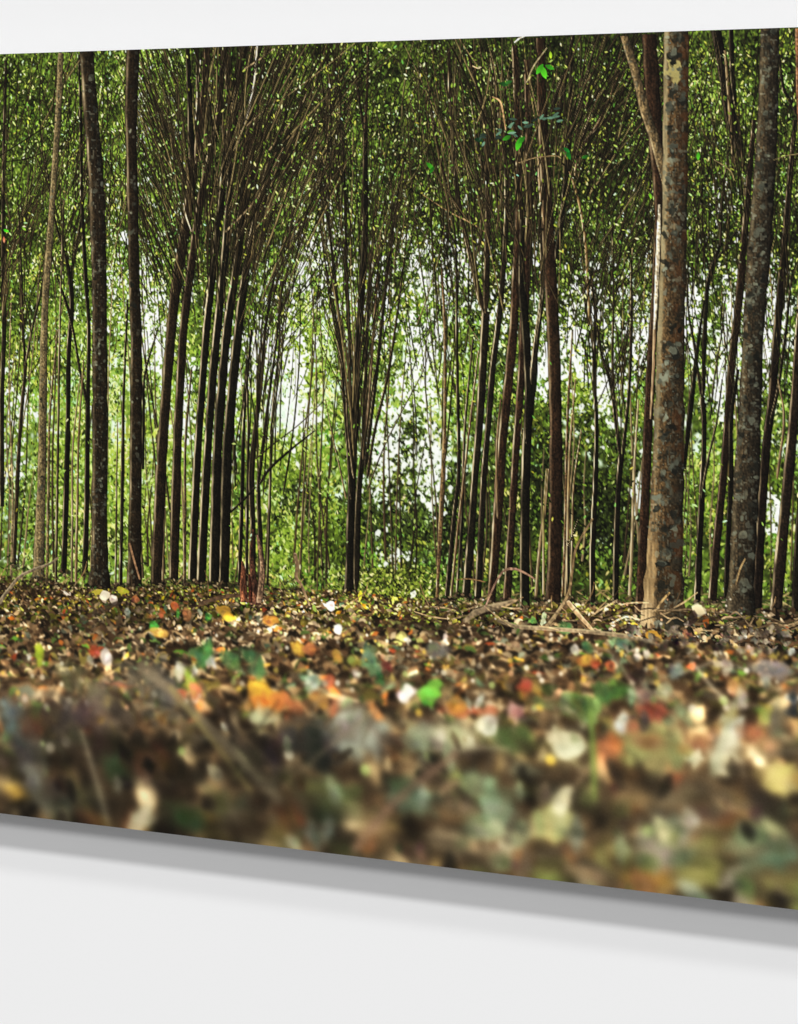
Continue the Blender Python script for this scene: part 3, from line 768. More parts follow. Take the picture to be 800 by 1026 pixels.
def big_special(base, rr, cc, t, rows):
    px = COLPX[cc]
    py = top(px) + hgt(px) * rr / (H - 1)
    # ochre and rust bands of the bark
    rust = sm((N12[rr, cc] - .42) * 3)[..., None] * np.clip((t + .4), 0, 1)[..., None]
    base = base + (np.array([84, 52, 28], np.float32) - base) * rust * .5
    # sunlit strip at the foot of the left side
    k = np.clip((py - 470) / 90, 0, 1) * sm((-.42 - t) * 6 + .5 + (N6[rr, cc] - .5) * .6)
    base = base + (np.array([180, 152, 110], np.float32) * (.78 + .4 * NSTREAK[rr, cc])[..., None] - base) * (k * .66)[..., None]
    # soft cool light along the left side higher up
    k = np.clip((500 - py) / 100, 0, 1) * sm((-.62 - t) * 5 + .3)
    base = base + (np.array([150, 140, 108], np.float32) - base) * (k * .55)[..., None]
    # bare yellow patch near the top
    q = ((px - 675) / 9.5) ** 2 + ((py - 71) / 14) ** 2 + (N5[rr, cc] - .5) * 1.7
    m = sm((1.0 - q) * 3)[..., None]
    base = base + (np.array([166, 156, 104], np.float32) - base) * m * .85
    # dark foot
    k = np.clip((py - 560) / 70, 0, 1) * sm((t + .35) * 5)
    base = base + (np.array([62, 50, 32], np.float32) - base) * (k * .55)[..., None]
    return base


T('broad mottled trunk with grey lichen and a sunlit foot', [(665, 638), (665.5, 600), (666, 570), (669, 490), (671, 420), (672.5, 340), (675, 260), (676.5, 200), (677.2, 120), (678, 30)], [46, 42, 38, 33, 30, 27.6, 26, 25, 25, 25.5], (76, 62, 42), .5, lit=(190, 172, 136), mott=.8, rough=.25, shade=.42, special=big_special, flare=.12)
T('second mottled trunk, duller and greyer', [(741.5, 622), (743, 590), (745, 550), (748, 490), (751, 430), (755, 340), (758, 290), (763, 225), (768, 150), (770, 110), (772, 26)], [28, 26.6, 26, 25, 24, 20.5, 22.5, 22, 21, 20, 19], (58, 50, 37), .4, lit=(132, 122, 96), mott=.7, rough=.3, shade=.5, flare=.15)
T('rust stained trunk at the upper right corner', [(803, 150), (801.5, 90), (801, 28)], [5, 7, 8], (104, 74, 52), .3)

# bright green leaves hanging in front of the dark stems
sprays = {}
for x, y, L, a, c in [(545, 72, 7, 1.2, (84, 170, 40)), (541, 69, 6, 2.2, (70, 150, 34)), (551, 67, 5, .4, (60, 128, 32)), (552, 55, 3.6, 1.5, (150, 186, 50)), (520, 144, 7, 1.9, (72, 158, 36)), (523, 140, 5, 2.4, (50, 120, 30)), (508, 138, 5, 2.7, (56, 118, 30)), (512, 132, 4, 2.9, (84, 130, 44)), (570, 155, 5, 1.2, (28, 104, 36)), (568, 150, 4, .6, (30, 110, 44)), (587, 157, 4, 2.9, (40, 96, 32)), (431, 166, 5, .7, (66, 138, 34)), (433, 170, 4, 2.2, (46, 108, 30)), (700, 156, 4, 1.6, (80, 158, 40)), (6, 231, 3.6, .3, (80, 190, 40)), (24, 229, 3, .6, (132, 176, 60)), (4, 240, 3.4, 1.5, (196, 120, 90)), (652, 196, 3, 1.2, (110, 170, 40)), (28, 122, 2.6, 1.3, (176, 196, 70)), (505, 84, 5, .2, (38, 82, 34)), (510, 82, 4, 2.9, (54, 104, 46)), (480, 140, 5, .2, (30, 62, 36))]:
    key = (round(x / 26), round(y / 30)); sprays.setdefault(key, None)
    if sprays[key] is None: sprays[key] = new_id('leaf_spray', None, None)
    splat(cx(x), cy(x, y), L * 1.3, L * .55, a, c, 1.1, pid=sprays[key], grad=.2)
for k in range(26):      # grey-green leaf band near the top right
    t = rng.random(); x = 476 + 80 * t + rng.normal(0, 3); y = 142 - 28 * t + rng.normal(0, 4)
    splat(cx(x), cy(x, y), rng.uniform(3, 6), 1.6, rng.normal(-.3, .5), np.array([74, 96, 80]) * rng.uniform(.5, 1.6), 1.0)
stroke([(528, 82), (535, 66), (548, 48)], [1, 1.2, .8], (148, 136, 102), 1.0)
stroke([(516, 42), (521, 38), (526, 36)], [1.2, 1.6, 1], (216, 206, 180), 1.0)
stroke([(494, 97), (500, 100), (503, 106), (507, 130)], [1, 1.8, 1.8, 1], (170, 138, 98), 1.0)
stroke([(474, 66), (479, 68), (482, 67)], [1, 1.4, 1], (196, 160, 120), 1.0)
stroke([(520, 163), (536, 158), (556, 156), (562, 158)], [.8, 1, 1, .8], (130, 112, 80), 1.0)
stroke([(716, 160), (726, 166), (733, 172), (736, 180)], [.8, 1, 1, .8], (128, 116, 80), 1.0)
stroke([(776, 160), (788, 156), (800, 154)], [.8, 1, 1], (110, 100, 70), 1.0)
for p, w in [([(0, 156), (22, 142), (44, 128), (56, 122)], [1.2, 1.6, 1.2]), ([(6, 162), (30, 158), (52, 148)], [1, 1.4, 1]), ([(62, 138), (74, 124), (82, 116)], [1, 1.6, 1]), ([(24, 215), (36, 198), (44, 178)], [.8, 1.4, .8]), ([(0, 90), (10, 74), (22, 60)], [1, 1.4, 1])]:
    stroke(p, w, (36, 28, 20), 1.0)

# ------------------------------------------------------------------ 4  nearer litter, over the trees' feet
litter(588, 640, 3200, True)
litter(630, 700, 5600)
litter(690, 780, 1900)
litter(770, 945, 900)
glow(330, 600, 660); glow(170, 650, 712); glow(30, 712, 780)


def bl(x, y, L, w, a, c, soft, op=.9, disc=False, grad=None):
    c = np.asarray(c, float); g = c.mean(); k_ = .27 if y < 740 else .38; c = c * (1 - k_) + (g if y < 740 else g * np.array([1.08, 1.0, .78])) * k_
    sf = soft * (1.27 if y < 640 else 1.7)
    X, Y = cx(x), cy(x, y)
    splat(X, Y, L * 1.27, w * 1.27, a, c, sf, disc=disc, op=op * (.85 if 602 < y < 720 else 1), grad=grad, rag=.9 if y < 720 else .35)
    m = min(L, w) * 1.27
    for k in range(5):
        tt = c * rng.uniform(.55, 1.3) + rng.normal(0, 8, 3)
        splat(X + rng.normal(0, .5) * L, Y + rng.normal(0, .5) * w, m * rng.uniform(.35, .8), m * rng.uniform(.2, .5), a + rng.normal(0, .7), tt, max(1.2, sf * .8), disc=disc, op=.55, rag=.8)


# larger soft masses and the accents one can point at
for q in [
    # x, y, L, w, angle, colour, soft, opacity, disc
    (60, 720, 70, 22, .05, (84, 68, 58), 30, .5, 1), (30, 760, 40, 16, 1.2, (108, 104, 104), 18, .75, 0), (38, 790, 30, 12, 1.1, (128, 126, 118), 14, .8, 0),
    (22, 745, 22, 10, .3, (70, 66, 64), 14, .7, 0), (120, 760, 60, 26, .2, (62, 48, 38), 26, .6, 1), (75, 800, 40, 18, 0, (78, 72, 54), 20, .6, 1),
    (12, 720, 18, 16, 0, (104, 122, 112), 14, .6, 1), (30, 725, 14, 12, 0, (96, 58, 34), 14, .6, 1), (150, 765, 20, 14, 0, (120, 66, 34), 16, .6, 1),
    (115, 768, 18, 12, .5, (66, 88, 50), 14, .6, 1), (185, 818, 22, 12, .2, (56, 84, 46), 12, .8, 1), (330, 800, 34, 18, .2, (84, 100, 56), 16, .6, 1),
    (160, 690, 34, 22, .4, (120, 118, 98), 22, .6, 1), (108, 705, 30, 20, .2, (118, 98, 78), 22, .5, 1), (76, 680, 20, 12, .5, (96, 100, 52), 14, .6, 1),
    (230, 810, 24, 14, 0, (92, 84, 56), 14, .6, 1), (320, 745, 22, 24, 1.4, (50, 50, 52), 14, .8, 1), (250, 760, 26, 18, .3, (54, 46, 40), 16, .7, 1),
    (360, 735, 34, 20, .1, (146, 140, 122), 16, .8, 1), (350, 720, 14, 20, .1, (166, 158, 138), 12, .6, 1), (290, 735, 20, 16, 0, (88, 74, 62), 16, .6, 1),
    (485, 800, 34, 22, .9, (116, 136, 102), 13, .8, 0), (500, 815, 22, 16, .6, (112, 142, 118), 10, .8, 0), (410, 800, 26, 16, .1, (84, 108, 90), 12, .8, 1),
    (555, 822, 17, 21, 1.5, (170, 168, 106), 8, .9, 1), (450, 765, 44, 12, -.5, (74, 60, 48), 14, .8, 0), (455, 845, 30, 12, .2, (160, 136, 108), 12, .8, 0),
    (505, 850, 18, 10, .1, (150, 128, 104), 10, .7, 1), (430, 735, 26, 14, .2, (92, 74, 58), 14, .6, 1), (395, 745, 14, 10, .1, (66, 48, 38), 10, .7, 1),
    (650, 880, 26, 12, .1, (178, 122, 40), 9, .9, 1), (612, 862, 14, 22, 1.5, (132, 126, 64), 10, .7, 1), (650, 745, 34, 24, .3, (150, 152, 92), 14, .6, 1),
    (668, 842, 24, 26, .3, (126, 126, 120), 14, .75, 1), (700, 868, 22, 24, 1.1, (138, 136, 72), 12, .75, 1), (725, 815, 20, 12, .2, (118, 62, 38), 12, .8, 1),
    (770, 815, 32, 14, .9, (52, 44, 40), 14, .8, 0), (757, 850, 20, 26, .8, (106, 124, 96), 12, .8, 1), (782, 855, 14, 20, 1.3, (84, 120, 96), 10, .7, 1),
    (700, 800, 36, 18, .2, (96, 82, 66), 16, .6, 1), (775, 890, 18, 12, .8, (122, 110, 70), 12, .7, 1), (590, 885, 16, 10, 1.2, (150, 150, 112), 9, .7, 0),
    (785, 780, 20, 15, .1, (196, 176, 96), 9, .8, 1), (725, 762, 16, 13, .8, (186, 176, 150), 8, .8, 1), (735, 735, 20, 9, -1.0, (186, 190, 166), 6, .9, 0),
    (728, 752, 14, 20, .3, (196, 186, 160), 9, .8, 1), (795, 702, 5, 26, 0, (36, 44, 52), 5, .95, 1), (778, 725, 9, 22, 0, (120, 114, 84), 10, .6, 1),
    (650, 742, 18, 9, .1, (170, 104, 62), 12, .45, 1), (700, 745, 13, 9, .1, (176, 112, 66), 10, .5, 1), (628, 725, 12, 7, .2, (184, 100, 58), 8, .65, 1), (660, 712, 10, 7, .3, (168, 72, 46), 6, .75, 1),
    (650, 712, 9, 8, .3, (176, 70, 44), 6, .8, 1), (568, 745, 18, 14, 0, (208, 200, 164), 7, .92, 1), (590, 718, 8, 8, .3, (104, 130, 70), 6, .8, 1),
    (510, 740, 26, 12, .1, (70, 98, 46), 12, .8, 1), (455, 738, 22, 13, .1, (180, 172, 122), 10, .8, 1), (420, 738, 16, 12, .1, (150, 152, 112), 12, .7, 1),
    (490, 725, 10, 12, 0, (206, 196, 166), 5, .9, 1), (475, 712, 34, 5, 0, (196, 86, 44), 5, .85, 1), (455, 706, 10, 6, 0, (216, 140, 36), 4, .9, 1), (515, 713, 9, 10, 1.2, (196, 140, 120), 5, .8, 1),
    (432, 694, 11, 10, 0, (112, 196, 44), 3.5, .95, 1), (430, 700, 8, 9, .4, (92, 176, 40), 3.5, .9, 0), (406, 694, 6.4, 8, 0, (250, 238, 226), 2.6, .98, 1),
    (536, 694, 10, 13, .9, (176, 128, 46), 5, .8, 1), (533, 699, 5, 7, .9, (92, 62, 34), 4, .8, 1), (525, 690, 8, 10, .8, (160, 60, 36), 4, .6, 1),
    (268, 698, 20, 15, 0, (226, 150, 26), 7, .95, 1), (262, 690, 12, 9, 0, (240, 176, 20), 6, .9, 1), (284, 704, 14, 9, .3, (214, 104, 44), 8, .85, 1), (262, 704, 15, 6, 0, (232, 116, 30), 5, .85, 1), (262, 718, 16, 9, 0, (190, 180, 136), 8, .75, 1),
    (190, 682, 9, 13, 0, (168, 196, 40), 6, .9, 1), (181, 676, 5, 12, 0, (216, 206, 170), 4, .8, 1), (194, 673, 3.6, 4.6, 0, (244, 238, 216), 2, .95, 1), (183, 697, 8, 8, 0, (214, 82, 40), 5, .92, 1), (195, 692, 8, 8, 0, (222, 110, 60), 5, .7, 1),
    (39, 653, 9, 8.5, 0, (168, 182, 22), 3.5, .95, 1), (108, 658, 6, 6, 0, (208, 192, 176), 2.4, .95, 1), (94, 651, 5, 7, 0, (186, 62, 26), 3, .9, 1), (92, 661, 3.5, 3.5, 0, (206, 196, 150), 2, .8, 1), (29, 658, 3, 4, 0, (214, 204, 180), 2, .7, 1),
    (200, 656, 13, 14, .9, (84, 138, 66), 8, .85, 0), (205, 650, 12, 6, 1.4, (74, 150, 60), 5, .8, 0), (232, 664, 14, 9, .8, (82, 126, 64), 7, .85, 0), (258, 668, 13, 9, 1.3, (74, 120, 66), 7, .85, 1), (212, 664, 4.5, 6, 0, (196, 200, 170), 3, .85, 1),
    (246, 655, 12, 7, 1, (70, 118, 62), 6, .8, 0), (375, 668, 18, 8, 1.0, (92, 146, 88), 5, .9, 0), (370, 655, 10, 7, 1.2, (104, 142, 100), 5, .7, 0), (381, 680, 8, 6, 1.2, (48, 116, 48), 4, .85, 0),
    (298, 651, 10, 6, .7, (222, 156, 30), 3.5, .9, 0), (312, 651, 8, 5, 0, (206, 110, 50), 3.5, .9, 1), (338, 658, 5, 5, 0, (206, 150, 36), 3, .85, 1), (330, 682, 5, 9, .2, (206, 88, 46), 4, .85, 1), (320, 700, 9, 9, 0, (206, 134, 56), 5, .8, 1),
    (355, 662, 7, 6, 0, (180, 170, 50), 4, .7, 1), (314, 684, 10, 8, 0, (150, 166, 140), 5, .7, 1), (358, 675, 6, 5, 0, (208, 196, 176), 3, .85, 1), (387, 668, 6, 5, 0, (120, 40, 30), 3, .7, 1),
    (224, 612, 6, 4.6, 0, (238, 166, 30), 2, .95, 1), (231, 619, 5.5, 4, 0, (246, 176, 20), 2, .95, 1), (272, 622, 8, 5, .2, (222, 128, 28), 2.6, .9, 1), (175, 608, 5, 4.4, .3, (226, 96, 34), 2, .95, 1), (163, 616, 5, 3.4, .5, (190, 90, 40), 2, .8, 1),
    (187, 616, 4, 5, 0, (190, 110, 50), 2, .8, 1), (178, 614, 2.4, 5, 0, (70, 160, 40), 2, .9, 1), (154, 625, 7, 5, .3, (60, 156, 40), 2.5, .9, 0), (160, 635, 9, 5, 0, (200, 146, 44), 3, .85, 1), (150, 618, 6, 3, 0, (176, 110, 40), 2.5, .7, 1),
    (128, 613, 5, 3.6, 0, (164, 172, 150), 2, .85, 1), (139, 612, 5, 3, 0, (140, 110, 70), 2, .8, 1), (208, 618, 3.6, 4, .5, (60, 140, 40), 2, .85, 1), (201, 614, 2.5, 4, 0, (180, 186, 150), 1.6, .8, 1), (124, 592, 6, 3.2, .1, (176, 168, 28), 1.6, .95, 1), (97, 593, 8, 2.6, -.2, (190, 170, 40), 1.6, .9, 0),
    (104, 597, 6, 6, 1.2, (228, 206, 168), 1.8, .9, 0), (66, 594, 8, 2, .4, (224, 204, 176), 1.4, .9, 0), (136, 601, 4, 4, 0, (190, 110, 50), 1.6, .8, 1), (114, 600, 4, 4, 0, (226, 200, 180), 1.6, .8, 1),
    (338, 631, 5, 4, 0, (236, 230, 214), 1.6, .95, 1), (331, 608, 5, 4, .4, (238, 226, 220), 1.5, .9, 0), (361, 597, 2.2, 5, .1, (236, 214, 30), 1.2, .95, 0), (394, 601, 1.6, 4, .1, (206, 206, 60), 1.2, .9, 0),
    (447, 639, 3, 4, 0, (240, 214, 190), 2, .9, 1), (403, 637, 4, 5, .2, (210, 200, 90), 2, .85, 1), (409, 641, 3, 4, .2, (236, 224, 190), 2, .85, 1), (437, 652, 11, 7, -.2, (112, 108, 88), 4, .9, 1), (513, 647, 9, 3.4, -.5, (190, 146, 100), 2.5, .85, 0),
    (414, 596, 3, 4, .5, (226, 226, 196), 1.2, .9, 0), (545, 620, 3, 7, .3, (196, 206, 150), 1.6, .9, 0), (533, 621, 4, 3, 0, (110, 170, 60), 1.6, .85, 1), (577, 651, 4, 6, 0, (226, 212, 180), 2.4, .9, 1), (590, 663, 14, 4, .05, (214, 120, 36), 3, .9, 1), (598, 666, 5, 4, 0, (200, 80, 30), 3, .8, 1),
    (588, 660, 5, 4, 0, (220, 160, 40), 2.4, .9, 1), (612, 667, 5, 4, 0, (214, 90, 36), 2.6, .9, 1), (567, 630, 7, 5, .5, (66, 120, 52), 3, .8, 1), (588, 648, 6, 5, .3, (58, 108, 50), 3, .8, 1), (625, 645, 12, 6, .1, (72, 118, 84), 4, .8, 1), (614, 643, 3, 5, .2, (130, 170, 110), 2, .8, 1),
    (639, 658, 3, 5, 0, (230, 214, 180), 2, .85, 1), (648, 655, 3, 4, 0, (226, 206, 170), 2, .85, 1), (634, 672, 13, 9, .2, (52, 36, 28), 4, .85, 1), (620, 695, 8, 6, .2, (70, 120, 40), 5, .8, 1), (604, 694, 8, 8, .2, (56, 104, 40), 5, .8, 1),
    (580, 704, 20, 9, .05, (86, 128, 44), 6, .75, 1), (588, 708, 7, 10, .1, (56, 80, 40), 5, .7, 1), (566, 706, 5, 14, .3, (132, 142, 100), 5, .6, 1), (597, 712, 4, 14, 0, (140, 176, 80), 4, .6, 1), (676, 673, 7, 6, 0, (120, 142, 134), 4, .8, 1), (668, 692, 7, 10, .5, (160, 160, 106), 4, .8, 1),
    (645, 696, 8, 9, .1, (150, 120, 96), 4, .7, 1), (621, 727, 6, 8, 0, (228, 222, 196), 4, .9, 1), (625, 720, 5, 7, 0, (214, 206, 180), 4, .6, 1), (685, 715, 16, 4, .9, (138, 150, 96), 5, .8, 0), (735, 690, 5, 9, .1, (206, 130, 66), 4, .7, 1), (746, 701, 5, 7, .3, (186, 166, 146), 4, .7, 1),
    (775, 671, 16, 10, .2, (132, 122, 118), 6, .8, 1), (768, 712, 5, 12, .5, (196, 176, 50), 4, .7, 1), (766, 720, 4, 10, .4, (150, 160, 70), 4, .7, 1), (690, 636, 6, 4, .6, (160, 100, 60), 2.4, .8, 0), (730, 668, 8, 6, .1, (186, 166, 134), 3, .7, 1), (793, 652, 3, 3, 0, (196, 204, 190), 2, .85, 1),
    (610, 745, 12, 10, .2, (196, 96, 50), 9, .7, 1), (545, 705, 9, 5, .3, (110, 140, 70), 5, .7, 1), (480, 704, 4, 8, .6, (224, 216, 190), 3, .8, 0), (470, 705, 3, 7, -.4, (214, 206, 170), 3, .8, 0), (755, 735, 16, 9, .1, (190, 110, 60), 9, .6, 1), (770, 750, 12, 10, .1, (206, 150, 100), 8, .6, 1),
]:
    bl(*q[:8], disc=bool(q[8]))

# sticks
stick = new_id('fallen_stick', 'curved grey stick at the left', None)
stroke([(0, 603), (8, 592), (20, 578), (36, 570), (50, 565), (58, 559)], [4.5, 4, 3.6, 3, 2.6, 2], (120, 106, 84), 1.6, pid=stick, lit=(206, 192, 164))
s = new_id('fallen_stick', 'pale stick leaning by the broad trunk', None)
stroke([(548, 628), (560, 612), (570, 594), (574, 570), (578, 548), (594, 520)], [3.4, 3, 2.6, 2.2, 2.2, 1.6], (128, 108, 78), 1.2, pid=s, lit=(180, 158, 120))
s = new_id('fallen_stick', 'short split pale stick on the litter', None)
stroke([(570, 604), (580, 616), (590, 627), (596, 634)], [4.5, 4.5, 3.5, 2.5], (178, 146, 106), 1.3, pid=s, lit=(226, 200, 160))
s = new_id('fallen_stick', 'long blurred stick lying across the litter', None)
stroke([(500, 622), (520, 628), (550, 630), (600, 634), (640, 640), (668, 650)], [4, 4, 4, 4, 4, 3], (128, 110, 84), 2.2, pid=s, lit=(160, 146, 110))
s = new_id('fallen_stick', 'mossy blurred stick in the middle', None)
stroke([(466, 622), (480, 612), (500, 607), (516, 602)], [4, 7, 6, 3], (130, 112, 86), 2.2, pid=s, lit=(170, 152, 118))
stroke([(200, 605), (216, 600), (232, 597), (246, 597)], [3, 4.5, 4, 2], (84, 66, 48), 1.4)
stroke([(80, 622), (100, 612), (118, 604)], [4, 6, 4], (66, 54, 42), 2.2, op=.7)
s = new_id('fallen_stick', 'thin stick leaning on the forest floor in the centre', None)
stroke([(296, 556), (298, 568), (297, 578), (302, 586), (306, 596), (310, 606)], [4, 4.4, 3.6, 3, 2.6, 2], (120, 100, 76), 1.2, pid=s, lit=(190, 166, 128))
stroke([(434, 608), (445, 604), (458, 600)], [1.5, 2.4, 1.5], (36, 28, 20), 1.0)
s = new_id('fallen_stick', 'arched bare twig among the dark stems', None)
stroke([(486, 610), (494, 590), (504, 573), (514, 570), (524, 573), (536, 580)], [1.4, 1.8, 2, 2.6, 2.2, 1.4], (140, 112, 92), 1.0, pid=s)
stroke([(458, 581), (470, 580), (486, 583)], [1, 1.2, 1], (120, 96, 66), 1.0)
stroke([(130, 545), (134, 560), (140, 580)], [2.4, 2.4, 2], (132, 104, 78), 1.2)
stroke([(622, 606), (634, 604), (650, 604)], [1.2, 1.4, 1], (186, 154, 112), 1.0)
stroke([(612, 625), (628, 618), (641, 621)], [1.4, 1.8, 1.4], (206, 172, 130), 1.0)
stroke([(657, 612), (664, 602), (671, 594)], [1.6, 2, 1.8], (150, 124, 84), 1.0)
stroke([(738, 585), (742, 570), (747, 560)], [1.2, 1.6, 1.2], (140, 118, 84), 1.0)
for i in range(60):
    px = rng.uniform(400, 800); g = groundline(px) + rng.uniform(0, 22)
    L = rng.uniform(8, 34); a = rng.normal(0, .35)
    stroke([(px, g), (px + L * .5, g - L * .5 * math.sin(a) + rng.normal(0, 2)), (px + L, g - L * math.sin(a))], [1, 1.6, .8], np.array([150, 126, 92]) * rng.uniform(.45, 1.3), 1.0, op=.85)
for i in range(46):
    px = rng.uniform(PX0, PX1); g = groundline(px) + rng.uniform(-4, 14)
    L = rng.uniform(8, 26); a = rng.normal(1.57, .5)
    stroke([(px, g), (px + L * .5 * math.cos(a) + rng.normal(0, 2), g - L * .5 * math.sin(a)), (px + L * math.cos(a), g - L * math.sin(a))], [1.2, 1.2, .8], np.array([132, 108, 76]) * rng.uniform(.45, 1.3), 1.0, op=.8)

# torn reddish stump
s = new_id('tree_stump', 'torn reddish brown stump', None)
stem([(245, 604), (244, 590), (244, 572), (243, 562)], [8, 7, 5, 1.5], (96, 62, 44), (160, 118, 88), .4, pid=s, rough=.5)
stem([(256, 606), (255, 590), (253, 570), (252, 552), (254, 530)], [12, 9, 6, 3.4, 1.5], (82, 56, 42), (160, 130, 104), .4, pid=s, rough=.6)
stem([(260, 604), (262, 585), (263, 565), (260, 545), (258, 536)], [7, 6, 5, 4, 1.5], (104, 84, 66), (170, 146, 120), .5, pid=s, rough=.6)
stem([(251, 604), (251, 590), (250, 575)], [4, 4, 2], (62, 34, 24), LITC, .1, pid=s)

# pale bracket and dead leaves at the broad trunk's foot
s = new_id('dead_leaf', 'curled cream leaf standing beside the broad trunk', None)
bl(700, 611, 8, 5, .35, (214, 194, 148), 2, .95, disc=True); splat(cx(700), cy(700, 611), 9, 5.5, .4, (222, 204, 160), 2.2, pid=s)
bl(693, 619, 8, 4, 1.9, (70, 46, 36), 2.4, .9); bl(689, 626, 4, 2, 1.9, (176, 156, 130), 2, .8)
s = new_id('dead_leaf', 'ochre leaf rim at the foot of the broad trunk', None)
splat(cx(655), cy(655, 637), 10, 6.5, 0, (150, 112, 44), 2.2, disc=True, pid=s); bl(655, 638, 5, 3.4, 0, (86, 70, 28), 2, .8, disc=True)
bl(662, 640, 8, 3, .5, (190, 140, 40), 2, .7)
for i in range(90):     # rubble hiding the broad trunks' feet
    px = rng.choice([rng.uniform(630, 700), rng.uniform(715, 790)]); py = rng.uniform(630, 652)
    c = np.array(PAL[rng.choice([1, 2, 3, 4, 0, 5, 2])], float) * rng.uniform(.7, 1.2)
    bl(px, py, rng.uniform(3, 7), rng.uniform(1.5, 3.5), rng.normal(.2, .9), c, rng.uniform(1.2, 2.6), .85, grad=.3)

for i in range(90):
    px, py = rng.uniform(PX0, PX1), rng.uniform(650, 900); L = rng.uniform(.14, .5) * (py - 560); a = rng.uniform(0, 3.14)
    c = np.array(PAL[rng.choice([0, 1, 3, 4, 5, 13, 6])], float) * rng.uniform(.8, 1.2)
    stroke([(px, py), (px + L * .5 * math.cos(a), py - L * .5 * math.sin(a) + rng.normal(0, 3)), (px + L * math.cos(a), py - L * math.sin(a))], [2, .012 * (py - 560) + 2, 2], c, (py - 630) * .07 + 3, op=.45)
for i in range(125):      # bigger leaves close to the lens
    py = 715 + 200 * rng.random() ** .8; px = rng.uniform(PX0, PX1)
    k = (py - 600) / 100
    c = np.array([(206, 196, 164), (138, 112, 84), (146, 146, 104), (100, 82, 66), (122, 134, 104), (96, 110, 66), (66, 50, 36), (40, 32, 24), (30, 26, 20), (108, 84, 62), (150, 96, 56), (120, 128, 116), (88, 66, 46), (140, 130, 116)][rng.integers(14)], float) * rng.uniform(.8, 1.15)
    if px < 400: c = c * .85
    bl(px, py, rng.uniform(4, 9.5) * k, rng.uniform(2, 4.4) * k, rng.normal(1.35, .75), c, 1.8 * k, .8, disc=rng.random() < .4, grad=rng.uniform(-.3, .3))
# the long blurred sticks in the near foreground
stroke([(142, 668), (180, 700), (230, 750), (278, 800)], [12, 11, 12, 12], (112, 100, 80), 11, op=.75)
stroke([(172, 690), (215, 745), (250, 790)], [7, 7, 7], (130, 118, 78), 9, op=.6)
stroke([(184, 660), (222, 715), (262, 775)], [6, 5, 6], (66, 54, 44), 9, op=.6)
stroke([(356, 850), (400, 800), (456, 756)], [10, 10, 8], (118, 94, 76), 9, op=.7)
stroke([(590, 700), (594, 740), (596, 800)], [5, 7, 6], (120, 140, 70), 7, op=.7)
stroke([(742, 690), (728, 730), (715, 775)], [5, 7, 8], (160, 160, 130), 7, op=.5)
stroke([(0, 690), (30, 730), (46, 790)], [8, 8, 8], (96, 84, 68), 10, op=.4)

# the lens's shallow focus, stronger towards the bottom edge
R0 = int(cy(0, 592))
A = C[R0:].copy()
sg = np.interp(yy[R0:], [598, 612, 640, 670, 700, 740, 790, 900], [0, .45, 1.0, 1.5, 2.0, 2.8, 3.8, 4.4])
levels = [0, 1, 2, 4, 8]
acc = A * np.clip(1 - sg, 0, 1)[..., None]
for i in range(1, len(levels)):
    lo, mid = levels[i - 1], levels[i]; hi = levels[i + 1] if i + 1 < len(levels) else None
    wt = np.clip((sg - lo) / (mid - lo), 0, 1)
    if hi: wt = np.minimum(wt, np.clip((hi - sg) / (hi - mid), 0, 1))
    acc += gauss(A, mid) * wt[..., None].astype(np.float32)
C[R0:] = acc
BRT = np.clip(C - 165, 0, 90) * (yy < 606)[..., None]
GL = gauss(BRT, 7) * .30 + gauss(BRT, 2.2) * .26
C += GL * (1 - C / 262) * np.array([1.0, 1.03, .82], np.float32) * 1.5
# crisp print in the focused part
SH = C - gauss(C, 1.1)
C += SH * (np.clip((670 - yy) / 50, 0, 1) * .6)[..., None].astype(np.float32)

# faint grain so that no soft area is perfectly even
gr = rng.normal(0, 1.5, (H, W, 1)).astype(np.float32)
C += gr
# sun patches and shade bands of the printed forest floor
PB = noise(95, 17) * .6 + noise(40, 10) * .4
gk = np.clip((yy - 596) / 12, 0, 1) * np.clip((700 - yy) / 60, .35, 1)
C *= ((1 + (PB - .5) * .9 * gk) * (1 + .10 * np.clip((yy - 596) / 30, 0, 1) + .22 * np.exp(-((yy - 612) / 22) ** 2) * np.clip(1 - np.abs(COLPX[None, :] - 320) / 190, 0, 1)))[..., None]
C = np.clip(C, 0, 255) / 255
lu = C.mean(2, keepdims=True); C = lu + (C - lu) * np.interp(yy, [60, 280, 380, 590, 610], [.94, .94, .98, .98, .95])[..., None]
C *= 1 - np.clip((yy - 690) / 60, 0, 1)[..., None] * np.array([.05, .03, .02], np.float32)
C *= 1 - .16 * (np.clip((yy - 690) / 60, 0, 1) * np.clip((460 - COLPX[None, :]) / 300, 0, 1))[..., None]
tc = np.interp(yy, [598, 604, 690, 760], [.042, .018, .02, .04])[..., None]
C = 255 * np.clip(C - tc * np.sin(2 * np.pi * C), 0, 1)
C *= 1 + np.interp(yy, [60, 300, 420, 590, 600, 660, 900], [.09, .08, .03, .04, .08, .11, .11])[..., None] * np.array([1.08, 1.0, .72], np.float32)
C = np.clip(C, 0, 255)

# ------------------------------------------------------------------ scene
sc = bpy.context.scene
col = sc.collection


def srgb2lin(c):
    c = c / 255.0
    return np.where(c <= .04045, c / 12.92, ((c + .055) / 1.055) ** 2.4).astype(np.float32)


def mat(name, build):
    m = bpy.data.materials.new(name); m.use_nodes = True
    nt = m.node_tree; b = nt.nodes['Principled BSDF']
    build(nt, b); return m


def ink_nodes(nt, b):
    a = nt.nodes.new('ShaderNodeAttribute'); a.attribute_name = 'ink'
    nt.links.new(a.outputs['Color'], b.inputs['Base Color'])
    b.inputs['Roughness'].default_value = .55
    b.inputs['Specular IOR Level'].default_value = .08


